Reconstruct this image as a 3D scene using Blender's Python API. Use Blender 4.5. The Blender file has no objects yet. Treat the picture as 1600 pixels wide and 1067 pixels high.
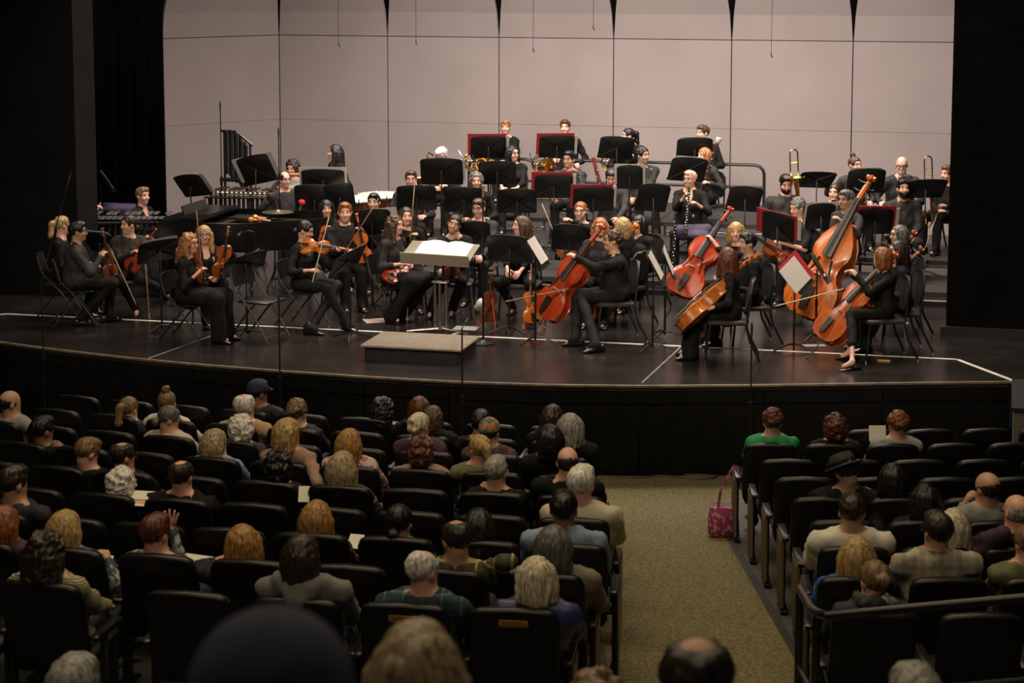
import bpy, math, random
import numpy as np
from mathutils import Vector, Matrix
random.seed(7); np.random.seed(7)
S = bpy.context.scene
COL = S.collection
PI = math.pi
# ------------------------------------------------------------------ camera, world, lights, exposure
# world frame: camera above the origin looking along +Y; stage floor is z = 0; the hall is turned 14 degrees against it
FPX, PIT, PY0, CAMH = 3111.0, math.radians(7), 302.0, 4.3
cam_d = bpy.data.cameras.new('camera'); cam = bpy.data.objects.new('camera', cam_d); COL.objects.link(cam)
cam.location = (0, 0, CAMH); cam.rotation_euler = (PI/2 - PIT, 0, 0)
cam_d.sensor_width = 36; cam_d.lens = FPX/1600*36; cam_d.shift_y = -(533.5-PY0)/1600
cam_d.clip_start = .1; cam_d.clip_end = 200
cam_d.dof.use_dof = True; cam_d.dof.focus_distance = 22.5; cam_d.dof.aperture_fstop = 4.8
S.camera = cam
S.view_settings.view_transform = 'Standard'; S.view_settings.look = 'None'
S.view_settings.exposure = 0.0; S.view_settings.gamma = 1.0; S.view_settings.use_curve_mapping = False
w = bpy.data.worlds.new('world'); S.world = w; w.use_nodes = True
w.node_tree.nodes['Background'].inputs[0].default_value = (.75, .8, 1, 1)
w.node_tree.nodes['Background'].inputs[1].default_value = .006
TH = math.radians(14); E1 = np.array([math.cos(TH), -math.sin(TH)]); E2 = np.array([math.sin(TH), math.cos(TH)])
OO = np.array([-.95, 20.4])
def hall(u, v, z=0.0):
    p = OO + E1*u + E2*v
    return Vector((p[0], p[1], z))
def light(kind, name, loc, aim, power, color, **kw):
    d = bpy.data.lights.new(name, kind); o = bpy.data.objects.new(name, d); COL.objects.link(o)
    o.location = loc; o.rotation_euler = (Vector(aim)-Vector(loc)).to_track_quat('-Z', 'Y').to_euler()
    d.energy = power; d.color = color
    for k, v in kw.items(): setattr(d, k, v)
    return o
WARM = (1, .86, .74)
for i, (u, v, pw) in enumerate(((-2.6, 3.2, 260), (2.8, 3.2, 360), (-2.2, 6.4, 230), (2.8, 6.4, 300))):
    light('AREA', 'stage_border_light', hall(u, v, 7.2), hall(u, v+.5, 0), pw, WARM, shape='RECTANGLE', size=4.4, size_y=.9, spread=math.radians(125))
light('AREA', 'shell_wash_light', hall(1.2, 7.0, 7.8), hall(1.0, 10.4, 2.6), 330, (1, .87, .8), shape='RECTANGLE', size=9, size_y=.6, spread=math.radians(110))
for u, pw in ((-4.0, 1850), (.4, 2500), (5.0, 2350)):
    light('SPOT', 'front_of_house_spot', hall(u*.8, -10.5, 8.3), hall(u*.72, 4.2, .8), pw, (1, .85, .72), spot_size=math.radians(30), spot_blend=.5, shadow_soft_size=.35)
light('AREA', 'house_light', (-.5, 13.5, 8.5), (-.5, 14.2, 0), 470, (1, .8, .5), shape='RECTANGLE', size=9, size_y=5)
light('AREA', 'rear_house_light', (-1, 5.0, 9.0), (-.5, 10.5, 0), 200, (1, .82, .55), shape='RECTANGLE', size=8, size_y=3)

# ------------------------------------------------------------------ picking points in the room
def ray(px, py):
    u = (px-800)/FPX; v = (py-PY0)/FPX; c, s = math.cos(PIT), math.sin(PIT)
    return np.array([u, c - v*s, -s - v*c])
def at_z(px, py, z):
    d = ray(px, py); t = (z-CAMH)/d[2]
    return Vector((d[0]*t, d[1]*t, CAMH + d[2]*t))
def at_D(px, py, D):
    d = ray(px, py); t = D/d[1]
    return Vector((d[0]*t, d[1]*t, CAMH + d[2]*t))
# ------------------------------------------------------------------ materials
MATS = {}
def mat(name, col, rough=.6, metal=0.0, var=.15, scale=12.0, stretch=(1, 1, 1), bump=0.0, col2=None, spec=None, emit=None, kind='noise', coat=0, lo=.35, hi=.65):
    if name in MATS: return MATS[name]
    m = bpy.data.materials.new(name); m.use_nodes = True; N = m.node_tree.nodes; L = m.node_tree.links
    b = N['Principled BSDF']
    b.inputs['Roughness'].default_value = rough; b.inputs['Metallic'].default_value = metal
    if spec is not None: b.inputs['Specular IOR Level'].default_value = spec
    if coat: b.inputs['Coat Weight'].default_value = coat; b.inputs['Coat Roughness'].default_value = .15
    if emit: b.inputs['Emission Color'].default_value = (*emit[:3], 1); b.inputs['Emission Strength'].default_value = emit[3]
    tc = N.new('ShaderNodeTexCoord'); mp = N.new('ShaderNodeMapping'); mp.inputs['Scale'].default_value = stretch
    L.new(tc.outputs['Object'], mp.inputs['Vector'])
    if kind == 'voronoi':
        t = N.new('ShaderNodeTexVoronoi'); t.inputs['Scale'].default_value = scale; out = t.outputs['Color']
        sp = N.new('ShaderNodeSeparateColor'); L.new(out, sp.inputs[0]); out = sp.outputs[0]
    elif kind == 'wave':
        t = N.new('ShaderNodeTexWave'); t.inputs['Scale'].default_value = scale; t.inputs['Distortion'].default_value = 1.5; out = t.outputs['Fac']
        t.bands_direction = 'Z'
    else:
        t = N.new('ShaderNodeTexNoise'); t.inputs['Scale'].default_value = scale; t.inputs['Detail'].default_value = 4; out = t.outputs['Fac']
    L.new(mp.outputs[0], t.inputs['Vector'])
    r = N.new('ShaderNodeValToRGB'); L.new(out, r.inputs[0])
    c2 = col2 or tuple(min(1, c*(1+var)) for c in col); c1 = col if col2 else tuple(c*(1-var) for c in col)
    r.color_ramp.elements[0].position = lo; r.color_ramp.elements[1].position = hi
    r.color_ramp.elements[0].color = (*c1, 1); r.color_ramp.elements[1].color = (*c2, 1)
    L.new(r.outputs[0], b.inputs['Base Color'])
    if bump:
        bp = N.new('ShaderNodeBump'); bp.inputs['Strength'].default_value = bump; bp.inputs['Distance'].default_value = .01
        L.new(out, bp.inputs['Height']); L.new(bp.outputs[0], b.inputs['Normal'])
    MATS[name] = m; return m
def plaid(name, base, line, line2=None, sc=9.0, wth=.12):
    """woven check: two crossing sets of stripes on a plain ground"""
    if name in MATS: return MATS[name]
    m = bpy.data.materials.new(name); m.use_nodes = True; N = m.node_tree.nodes; L = m.node_tree.links
    b = N['Principled BSDF']; b.inputs['Roughness'].default_value = .85
    tc = N.new('ShaderNodeTexCoord'); sp = N.new('ShaderNodeSeparateXYZ'); L.new(tc.outputs['Object'], sp.inputs[0])
    def stripe(ax, ph, wd):
        a = N.new('ShaderNodeMath'); a.operation = 'MULTIPLY_ADD'; L.new(sp.outputs[ax], a.inputs[0]); a.inputs[1].default_value = sc; a.inputs[2].default_value = ph
        f = N.new('ShaderNodeMath'); f.operation = 'FRACT'; L.new(a.outputs[0], f.inputs[0])
        g = N.new('ShaderNodeMath'); g.operation = 'LESS_THAN'; L.new(f.outputs[0], g.inputs[0]); g.inputs[1].default_value = wd
        return g.outputs[0]
    cur = None
    prev = (*base, 1)
    for ax, ph, wd, col, amt in ((0, 0, wth, line, .8), (2, .3, wth, line, .8), (0, .5, .3, line2 or line, .35), (2, .8, .3, line2 or line, .35)):
        mx = N.new('ShaderNodeMix'); mx.data_type = 'RGBA'
        ml = N.new('ShaderNodeMath'); ml.operation = 'MULTIPLY'; L.new(stripe(ax, ph, wd), ml.inputs[0]); ml.inputs[1].default_value = amt
        L.new(ml.outputs[0], mx.inputs[0])
        if cur is None: mx.inputs[6].default_value = prev
        else: L.new(cur, mx.inputs[6])
        mx.inputs[7].default_value = (*col, 1); cur = mx.outputs[2]
    L.new(cur, b.inputs['Base Color'])
    MATS[name] = m; return m
def glassy(name, col):
    if name in MATS: return MATS[name]
    m = bpy.data.materials.new(name); m.use_nodes = True; b = m.node_tree.nodes['Principled BSDF']
    b.inputs['Base Color'].default_value = (*col, 1); b.inputs['Roughness'].default_value = .05; b.inputs['Transmission Weight'].default_value = .9
    MATS[name] = m; return m
# ------------------------------------------------------------------ mesh building
def link_mesh(name, V, F, mats, parent=None, smooth=True, mi=None):
    me = bpy.data.meshes.new(name); me.from_pydata(V, [], F)
    for m in (mats if isinstance(mats, (list, tuple)) else [mats]): me.materials.append(m)
    if smooth: me.polygons.foreach_set('use_smooth', [True]*len(F))
    if mi: me.polygons.foreach_set('material_index', mi)
    me.update()
    o = bpy.data.objects.new(name, me); COL.objects.link(o)
    if parent is not None: o.parent = parent
    return o
def link_quads(name, V, Q, m, parent=None, extra=None):
    """numpy verts + quads (+ extra verts/faces of tubes) as one mesh"""
    me = bpy.data.meshes.new(name); nv = len(V)
    Q = Q.astype(np.int32)
    if extra is not None and len(extra[0]):
        V = np.vstack([V, np.array(extra[0], np.float32)]); EF = extra[1]
    else: EF = []
    tot = len(Q)+len(EF)
    ls = [4]*len(Q)+[len(f) for f in EF]
    li = np.concatenate([Q.ravel(), np.array([i+nv for f in EF for i in f], np.int32)]) if EF else Q.ravel()
    me.vertices.add(len(V)); me.vertices.foreach_set('co', V.astype(np.float32).ravel())
    me.loops.add(len(li)); me.loops.foreach_set('vertex_index', li.astype(np.int32))
    me.polygons.add(tot); st = np.concatenate([[0], np.cumsum(ls)[:-1]]).astype(np.int32)
    me.polygons.foreach_set('loop_start', st)
    me.polygons.foreach_set('use_smooth', np.ones(tot, bool))
    me.materials.append(m); me.update(calc_edges=True); me.validate()
    o = bpy.data.objects.new(name, me); COL.objects.link(o)
    if parent is not None: o.parent = parent
    return o
def frame_z(d):
    d = Vector(d).normalized(); a = Vector((0, 0, 1)) if abs(d.z) < .9 else Vector((1, 0, 0))
    x = a.cross(d).normalized(); y = d.cross(x)
    return Matrix((x, y, d)).transposed()
class MB:
    def __init__(s): s.V = []; s.F = []; s.MI = []; s.mi = 0
    def add(s, V, F, M=None):
        n = len(s.V)
        if M is not None: V = [M @ Vector(v) for v in V]
        s.V += [tuple(v) for v in V]; s.F += [tuple(i+n for i in f) for f in F]; s.MI += [s.mi]*len(F); return s
    def rings(s, R, M=None, cap=True, closed=True):
        n = len(R[0]); V = [p for r in R for p in r]; F = []
        for i in range(len(R)-1):
            for j in range(n if closed else n-1):
                k = (j+1) % n; F.append((i*n+j, i*n+k, (i+1)*n+k, (i+1)*n+j))
        if cap: F.append(tuple(range(n-1, -1, -1))); F.append(tuple((len(R)-1)*n+j for j in range(n)))
        return s.add(V, F, M)
    def tube(s, P, r, n=6, cap=True, M=None):
        P = [Vector(p) for p in P]; R = []; prev = None
        for i, p in enumerate(P):
            d = (P[min(i+1, len(P)-1)]-P[max(i-1, 0)]).normalized()
            if prev is None: m = frame_z(d); x = m.col[0]
            else: x = (prev - d*prev.dot(d)).normalized()
            prev = Vector(x); y = d.cross(prev); rr = r[i] if isinstance(r, (list, tuple)) else r
            R.append([p + prev*(rr*math.cos(2*PI*k/n)) + y*(rr*math.sin(2*PI*k/n)) for k in range(n)])
        return s.rings(R, M, cap)
    def lathe(s, prof, n=12, M=None, cap=True):
        return s.rings([[(r*math.cos(2*PI*k/n), r*math.sin(2*PI*k/n), z) for k in range(n)] for r, z in prof], M, cap)
    def prism(s, pts, z0, z1, bev=0.0, M=None):
        cx = sum(p[0] for p in pts)/len(pts); cy = sum(p[1] for p in pts)/len(pts)
        def ins(b):
            o = []
            for x, y in pts:
                dx, dy = cx-x, cy-y; l = math.hypot(dx, dy) or 1; o.append((x+dx/l*b*1.3, y+dy/l*b*1.3))
            return o
        if bev: R = [[(x, y, z0) for x, y in ins(bev)], [(x, y, z0+bev) for x, y in pts], [(x, y, z1-bev) for x, y in pts], [(x, y, z1) for x, y in ins(bev)]]
        else: R = [[(x, y, z0) for x, y in pts], [(x, y, z1) for x, y in pts]]
        return s.rings(R, M)
    def box(s, c, d, bev=.004, M=None, R=None):
        hx, hy, hz = d[0]/2, d[1]/2, d[2]/2; b = min(bev, hx*.5, hy*.5, hz*.5)
        pts = [(hx-b, -hy), (hx, -hy+b), (hx, hy-b), (hx-b, hy), (-hx+b, hy), (-hx, hy-b), (-hx, -hy+b), (-hx+b, -hy)]
        T = Matrix.Translation(c) @ (R.to_4x4() if R is not None else Matrix())
        return s.prism(pts, -hz, hz, b, (M @ T) if M is not None else T)
    def ball(s, c, r, n=10, m=6, M=None):
        r = (r, r, r) if not isinstance(r, (tuple, list)) else r
        return s.rings([[(c[0]+r[0]*math.sin(t)*math.cos(2*PI*k/n), c[1]+r[1]*math.sin(t)*math.sin(2*PI*k/n), c[2]-r[2]*math.cos(t)) for k in range(n)]
                        for t in [max(.06, min(PI-.06, PI*i/m)) for i in range(m+1)]], M)
    def torus(s, R, r, n=16, m=6, M=None, a0=0, a1=2*PI):
        full = abs(a1-a0-2*PI) < 1e-4; P = [(R*math.cos(a0+(a1-a0)*i/n), R*math.sin(a0+(a1-a0)*i/n), 0) for i in range(n+1)]
        return s.tube(P, r, m, not full, M)
    def build(s, name, mats, parent=None, smooth=True):
        o = link_mesh(name, s.V, s.F, mats, parent, False, s.MI if max(s.MI or [0]) else None)
        if smooth:
            o.data.polygons.foreach_set('use_smooth', [True]*len(s.F))
            try: o.data.set_sharp_from_angle(angle=math.radians(42))
            except Exception: pass
        return o
def thing(name, label, cat, M=None, group=None):
    o = bpy.data.objects.new(name, None); COL.objects.link(o); o.empty_display_size = .1
    o['label'] = label; o['category'] = cat
    if group: o['group'] = group
    if M is not None: o.matrix_basis = M
    return o
def tag(o, label, cat, group=None):
    o['label'] = label; o['category'] = cat
    if group: o['group'] = group
    return o
def struct(o): o['kind'] = 'structure'; return o
def dup(root, M, label, group=None):
    r = root.copy(); COL.objects.link(r); r.matrix_basis = M; r['label'] = label
    if group: r['group'] = group
    for c in list(root.children):
        d = c.copy(); COL.objects.link(d); d.parent = r
        for g in list(c.children):
            e = g.copy(); COL.objects.link(e); e.parent = d
    return r
def pose(loc, H):
    """matrix of a thing standing at loc whose +y front looks along heading H (0 = to the camera, 90 = to picture right, 180 = away)"""
    return Matrix.Translation(loc) @ Matrix.Rotation(math.radians(H)+PI, 4, 'Z')
def axes(origin, up, front):
    z = Vector(up).normalized(); f = Vector(front); y = (f - z*f.dot(z)).normalized(); x = y.cross(z)
    return Matrix.Translation(origin) @ Matrix((x, y, z)).transposed().to_4x4()
def hdir(H): return Vector((math.sin(math.radians(H)), -math.cos(math.radians(H)), 0))
ORD = ['first', 'second', 'third', 'fourth', 'fifth', 'sixth', 'seventh', 'eighth', 'ninth', 'tenth', 'eleventh']

# ------------------------------------------------------------------ bodies: smooth blended volumes turned into one surface
def c_(a, b, ra, rb, k=.03): return ('c', np.array(a, float), np.array(b, float), ra, rb, k)
def e_(c, r, k=.03, R=None, sub=False): return ('s' if sub else 'e', np.array(c, float), np.array(r, float), R, 0, k)
def sdf_mesh(prims, step, fine=()):
    los = []; his = []
    for p in prims:
        if p[0] == 's': continue
        if p[0] == 'c': los.append(np.minimum(p[1]-p[3], p[2]-p[4])); his.append(np.maximum(p[1]+p[3], p[2]+p[4]))
        else:
            r = p[2] if p[3] is None else np.abs(p[3]) @ p[2]
            los.append(p[1]-r); his.append(p[1]+r)
    lo = np.min(los, 0)-.03; hi = np.max(his, 0)+.03
    ax = []
    for d in range(3):
        x = lo[d]; A = [x]
        while x < hi[d]:
            st = step
            for f in fine:
                if f[0][d]-step <= x <= f[1][d]: st = min(st, f[2])
            x += st; A.append(x)
        ax.append(np.array(A, np.float32))
    V = np.full((len(ax[0]), len(ax[1]), len(ax[2])), .5, np.float32)
    for p in prims:
        k = p[5]; mg = .035+k
        if p[0] == 'c': l = np.minimum(p[1]-p[3], p[2]-p[4])-mg; h = np.maximum(p[1]+p[3], p[2]+p[4])+mg
        else:
            r = p[2] if p[3] is None else np.abs(p[3]) @ p[2]
            l = p[1]-r-mg; h = p[1]+r+mg
        sl = tuple(slice(max(0, int(np.searchsorted(ax[d], l[d]))-1), int(np.searchsorted(ax[d], h[d]))+1) for d in range(3))
        X = ax[0][sl[0]][:, None, None]; Y = ax[1][sl[1]][None, :, None]; Z = ax[2][sl[2]][None, None, :]
        if X.size == 0 or Y.size == 0 or Z.size == 0: continue
        if p[0] == 'c':
            a, b = p[1], p[2]; ba = b-a; L2 = float(ba@ba)+1e-12
            dx, dy, dz = X-a[0], Y-a[1], Z-a[2]
            t = np.clip((dx*ba[0]+dy*ba[1]+dz*ba[2])/L2, 0, 1)
            d = np.sqrt((dx-t*ba[0])**2+(dy-t*ba[1])**2+(dz-t*ba[2])**2)-(p[3]+(p[4]-p[3])*t)
        else:
            c, r, R = p[1], p[2], p[3]; dx, dy, dz = X-c[0], Y-c[1], Z-c[2]
            if R is not None:
                dx, dy, dz = (R[0][0]*dx+R[1][0]*dy+R[2][0]*dz, R[0][1]*dx+R[1][1]*dy+R[2][1]*dz, R[0][2]*dx+R[1][2]*dy+R[2][2]*dz)
            k0 = np.sqrt((dx/r[0])**2+(dy/r[1])**2+(dz/r[2])**2)
            k1 = np.sqrt((dx/r[0]**2)**2+(dy/r[1]**2)**2+(dz/r[2]**2)**2)+1e-6
            d = k0*(k0-1)/k1
        W = V[sl]
        if p[0] == 's':
            h = np.maximum(k-np.abs(W+d), 0)/max(k, 1e-6)
            V[sl] = np.maximum(W, -d)+h*h*k*.25
        else:
            h = np.maximum(k-np.abs(W-d), 0)/max(k, 1e-6)
            V[sl] = np.minimum(W, d)-h*h*k*.25
    return nets(V, ax)
def ruffle(V, Q, amp, wl, seed, zs=1.0):
    """push a surface in and out along its normals by a smooth random field (folds, strands)"""
    a = V[Q[:, 2]]-V[Q[:, 0]]; b = V[Q[:, 3]]-V[Q[:, 1]]; fn = np.cross(a, b); n = np.zeros_like(V)
    for j in range(4):
        for d in range(3): n[:, d] += np.bincount(Q[:, j], fn[:, d], len(V))
    n /= np.linalg.norm(n, axis=1)[:, None]+1e-9
    rng = np.random.RandomState(seed); h = np.zeros(len(V)); U = V*np.array([1, 1, zs])
    for i in range(5):
        k = rng.normal(size=3); k *= 2*PI/(wl*rng.uniform(.7, 1.5))/np.linalg.norm(k); k2 = rng.normal(size=3); k2 *= 2*PI/(wl*2)/np.linalg.norm(k2)
        h += np.sin(U@k+rng.uniform(0, 6)+1.5*np.sin(U@k2+rng.uniform(0, 6)))
    return (V+n*(h*amp/2.2)[:, None]).astype(np.float32)
def nets(V, ax):
    Sg = V < 0
    nx, ny, nz = V.shape
    cnt = np.zeros((nx-1, ny-1, nz-1), np.uint8)
    offs = [(i, j, k) for i in (0, 1) for j in (0, 1) for k in (0, 1)]
    for i, j, k in offs: cnt += Sg[i:nx-1+i, j:ny-1+j, k:nz-1+k]
    act = (cnt > 0) & (cnt < 8); idx = np.argwhere(act); n = len(idx)
    I, J, K = idx.T
    vals = {o: V[I+o[0], J+o[1], K+o[2]] for o in offs}
    acc = np.zeros((n, 3), np.float32); num = np.zeros(n, np.float32)
    for o in offs:
        for d in range(3):
            if o[d] == 0:
                q = list(o); q[d] = 1; q = tuple(q); a, b = vals[o], vals[q]; m = (a < 0) != (b < 0)
                t = np.where(m, a/np.where(m, a-b, 1), 0)
                for e in range(3): acc[:, e] += np.where(m, (t if e == d else o[e]), 0)
                num += m
    P = acc/num[:, None]
    out = np.empty((n, 3), np.float32)
    for d, A in ((0, I), (1, J), (2, K)): out[:, d] = ax[d][A]+P[:, d]*(ax[d][A+1]-ax[d][A])
    ids = np.full(act.shape, -1, np.int32); ids[act] = np.arange(n)
    Q = []
    s0 = Sg[:-1, 1:-1, 1:-1] != Sg[1:, 1:-1, 1:-1]; e = np.argwhere(s0); i, j, k = e[:, 0], e[:, 1]+1, e[:, 2]+1
    q = np.stack([ids[i, j-1, k-1], ids[i, j, k-1], ids[i, j, k], ids[i, j-1, k]], 1); f = Sg[i, j, k]; q[~f] = q[~f][:, ::-1]; Q.append(q)
    s0 = Sg[1:-1, :-1, 1:-1] != Sg[1:-1, 1:, 1:-1]; e = np.argwhere(s0); i, j, k = e[:, 0]+1, e[:, 1], e[:, 2]+1
    q = np.stack([ids[i-1, j, k-1], ids[i-1, j, k], ids[i, j, k], ids[i, j, k-1]], 1); f = Sg[i, j, k]; q[~f] = q[~f][:, ::-1]; Q.append(q)
    s0 = Sg[1:-1, 1:-1, :-1] != Sg[1:-1, 1:-1, 1:]; e = np.argwhere(s0); i, j, k = e[:, 0]+1, e[:, 1]+1, e[:, 2]
    q = np.stack([ids[i-1, j-1, k], ids[i, j-1, k], ids[i, j, k], ids[i-1, j, k]], 1); f = Sg[i, j, k]; q[~f] = q[~f][:, ::-1]; Q.append(q)
    return out, np.vstack(Q)
# ------------------------------------------------------------------ people
SKIN = {'fair': (.62, .36, .26), 'pink': (.66, .35, .27), 'tan': (.5, .28, .18), 'olive': (.43, .25, .16), 'brown': (.26, .13, .08), 'dark': (.12, .06, .04)}
HAIRC = {'black': (.008, .007, .007), 'dark': (.022, .014, .01), 'brown': (.06, .032, .018), 'light': (.17, .1, .05), 'blond': (.36, .23, .09), 'gold': (.3, .15, .045), 'copper': (.2, .065, .02),
         'auburn': (.09, .028, .012), 'grey': (.25, .24, .22), 'white': (.6, .57, .52), 'platinum': (.5, .44, .31), 'pepper': (.1, .095, .09), 'ash': (.3, .22, .13), 'rose': (.62, .35, .27), 'redblond': (.3, .12, .045)}
def skin_m(k): return mat('skin_'+k, SKIN[k], .5, var=.06, scale=18)
def hair_m(k):
    c = HAIRC[k]; return mat('hair_'+k, tuple(x*.5 for x in c), .42, col2=tuple(min(1, x*1.5) for x in c), scale=14, stretch=(5, 5, .6), bump=.5, spec=.45)
CL = {'black': lambda: mat('black_cloth', (.008, .0072, .007), .8, var=.3, scale=9, bump=.3, spec=.18),
      'blackshirt': lambda: mat('black_shirt_cotton', (.02, .018, .018), .7, var=.3, scale=7, bump=.4, spec=.25),
      'charcoal': lambda: mat('charcoal_cloth', (.028, .025, .026), .75, var=.25, scale=7, bump=.4, spec=.25),
      'navy': lambda: mat('navy_cloth', (.008, .011, .025), .75, var=.25, scale=8, bump=.4),
      'blue': lambda: mat('blue_nylon', (.022, .026, .13), .45, var=.3, scale=6, bump=.8),
      'bright': lambda: mat('bright_blue_cloth', (.01, .07, .3), .7, var=.2, scale=8, bump=.3),
      'white': lambda: mat('white_cotton', (.62, .58, .5), .8, var=.06, scale=7, bump=.5),
      'cream': lambda: mat('cream_cloth', (.5, .44, .33), .8, var=.08, scale=7, bump=.5),
      'knit': lambda: mat('cream_rib_knit', (.36, .31, .2), .9, kind='wave', scale=26, col2=(.27, .22, .14), bump=.8),
      'green': lambda: mat('green_jersey', (.0, .25, .07), .7, var=.15, scale=8, bump=.3),
      'olive': lambda: mat('olive_cloth', (.13, .13, .06), .8, var=.2, scale=8, bump=.4),
      'tan': lambda: mat('tan_suede', (.36, .23, .1), .8, var=.15, scale=9, bump=.4),
      'taupe': lambda: mat('taupe_jacket_cloth', (.17, .14, .1), .8, var=.15, scale=9, bump=.6),
      'mauve': lambda: mat('dusty_mauve_knit', (.3, .19, .15), .85, var=.12, scale=30, bump=.3),
      'grey': lambda: mat('grey_fleece', (.16, .155, .145), .9, var=.12, scale=10, bump=.6),
      'lgrey': lambda: mat('pale_grey_cloth', (.24, .24, .22), .85, var=.1, scale=9, bump=.4),
      'denim': lambda: mat('pale_denim', (.2, .27, .37), .8, var=.15, scale=10, bump=.4),
      'purple': lambda: mat('dark_plum_cloth', (.05, .02, .045), .8, var=.2, scale=9, bump=.3),
      'maroon': lambda: plaid('maroon_plaid', (.09, .02, .03), (.03, .02, .06), (.2, .1, .1)),
      'floral': lambda: mat('floral_print', (.03, .04, .07), .75, kind='voronoi', scale=26, col2=(.3, .32, .26), lo=.55, hi=.6),
      'pinkfloral': lambda: mat('pale_pink_floral', (.55, .4, .36), .8, kind='voronoi', scale=40, col2=(.3, .13, .14), lo=.7, hi=.75),
      'ikat': lambda: mat('black_white_print', (.04, .04, .04), .8, kind='voronoi', scale=15, col2=(.5, .5, .46), lo=.5, hi=.53),
      'plaidgreen': lambda: plaid('olive_yellow_plaid', (.035, .035, .018), (.42, .35, .12), (.12, .11, .05), 8),
      'plaiddark': lambda: plaid('dark_teal_plaid', (.012, .03, .035), (.1, .16, .18), (.02, .05, .07), 9, .08),
      'plaidpale': lambda: plaid('pale_beige_plaid', (.42, .37, .28), (.26, .22, .17), (.32, .28, .2), 9, .3)}
SHOE = lambda: mat('black_leather', (.01, .009, .009), .25, var=.2, scale=10)
EYEW = lambda: mat('eye_white', (.6, .56, .52), .3, var=.03); EYED = lambda: mat('eye_dark', (.02, .014, .01), .2, var=.1)
CACHE = {}
def hair_geo(style, bangs, seed, step):
    key = (style, bangs, seed, step)
    if key in CACHE: return CACHE[key]
    rng = random.Random(seed*31+len(style))
    P = [e_((0, -.016, .034), (.086, .106, .0955), .01)]
    face = e_((0, .112, -.078), (.074, .1, .122), .006, sub=True) if bangs else e_((0, .106, -.052), (.0745, .1, .132), .006, sub=True)
    low = e_((0, .03, -.2), (.22, .22, .145), .01, sub=True)
    ears = [e_((s*.1, .0, -.03), (.035, .04, .045), .008, sub=True) for s in (-1, 1)]
    cut = [face]
    if style in ('short', 'shortcurly', 'balding', 'thin', 'ring'):
        cut += [low]+ears
        if style == 'balding': cut.append(e_((0, -.035, .165), (.085, .095, .062), .04, sub=True))
        if style == 'thin': cut.append(e_((0, .045, .12), (.07, .08, .06), .015, sub=True))
        if style == 'ring': P = [e_((0, -.017, .012), (.0815, .1005, .085), .01)]; cut.append(e_((0, .045, .12), (.12, .165, .115), .02, sub=True))
        if style == 'short': P.append(e_((.01*(seed % 3-1), .035, .095), (.062, .06, .035), .03))
    if style in ('bob', 'long', 'curly', 'curlylong', 'afro', 'mid', 'curlymid'):
        P.append(e_((0, -.03, -.035), (.106, .1, .118), .04))
    if style == 'bob':
        P += [c_((s*.06, -.03, .02), (s*(.078+.006*(seed % 2)), -.035, -.105-.012*(seed % 3)), .048, .042, .04) for s in (-1, 1)]+[c_((0, -.06, .0), (0, -.075, -.115-.01*(seed % 3)), .06, .055, .05)]
    if style in ('long', 'curlylong'):
        L = -.27-.03*(seed % 3)
        P += [c_((0, -.06, -.02), (0, -.095, L), .088, .07, .05), c_((-.05, -.06, -.06), (-.075, -.085, L+.03), .055, .045, .04), c_((.05, -.06, -.06), (.075, -.085, L+.03), .055, .045, .04)]
        P += [c_((s*.085, .0, .0), (s*.1, .03, -.22), .03, .03, .04) for s in (-1, 1)]
    if style in ('mid', 'curlymid'):
        P += [c_((0, -.045, -.02), (0, -.055, -.15-.02*(seed % 3)), .092, .082, .05), c_((-.07, -.02, -.03), (-.09, -.015, -.16), .04, .04, .05), c_((.07, -.02, -.03), (.085, -.02, -.15-.02*(seed % 2)), .04, .04, .05)]
    if style in ('curly', 'curlylong', 'shortcurly', 'afro', 'curlymid'):
        for i in range(110 if style not in ('curlylong', 'curlymid') else 170):
            t = rng.random()*2*PI; f = rng.uniform(-.9, 1) if style != 'shortcurly' else rng.uniform(.0, 1)
            q = math.sqrt(max(0, 1-f*f)); rr = .1 if style != 'shortcurly' else .088
            z = -.005+.115*f
            if style == 'curlylong' and i > 70: z = rng.uniform(-.3, -.05); q = 1; t = rng.uniform(PI*.95, PI*2.05)
            p = (rr*q*math.cos(t), -.025+(rr+.005)*q*math.sin(t)-(.05 if z < -.1 else 0), z+.02)
            if style == 'curlymid' and i > 70: t = rng.uniform(PI*.95, PI*2.05); p = (.115*math.cos(t), -.03+.105*math.sin(t), rng.uniform(-.17, .0))
            P.append(e_(p, (rng.uniform(.013, .023),)*3, .014))
    if style in ('bun', 'lowbun'):
        z = .03 if style == 'bun' else -.055
        cut += [low]; P.append(e_((0, -.125, z), (.045, .036, .04), .015))
    if style == 'topknot':
        cut += [low]; P += [e_((0, -.055, .145), (.04, .042, .04), .012), e_((.02, -.06, .165), (.022, .03, .02), .01)]
    if style == 'updo':
        cut += [low]; P += [e_((0, -.085, .03), (.075, .06, .075), .03)]+[e_((rng.uniform(-.05, .05), -.13+rng.uniform(-.01, .02), rng.uniform(-.02, .08)), (.025,)*3, .01) for _ in range(9)]
    if style == 'ponytail':
        cut += [low]; P += [c_((0, -.1, .04), (0, -.15, .03), .03, .035, .02), c_((0, -.15, .03), (.01, -.165, -.12), .04, .036, .03), c_((.01, -.165, -.12), (0, -.15, -.27), .036, .015, .03)]
    V, Q = sdf_mesh(P+cut, step)
    wavy = style in ('curly', 'curlylong', 'shortcurly', 'afro', 'curlymid')
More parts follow.
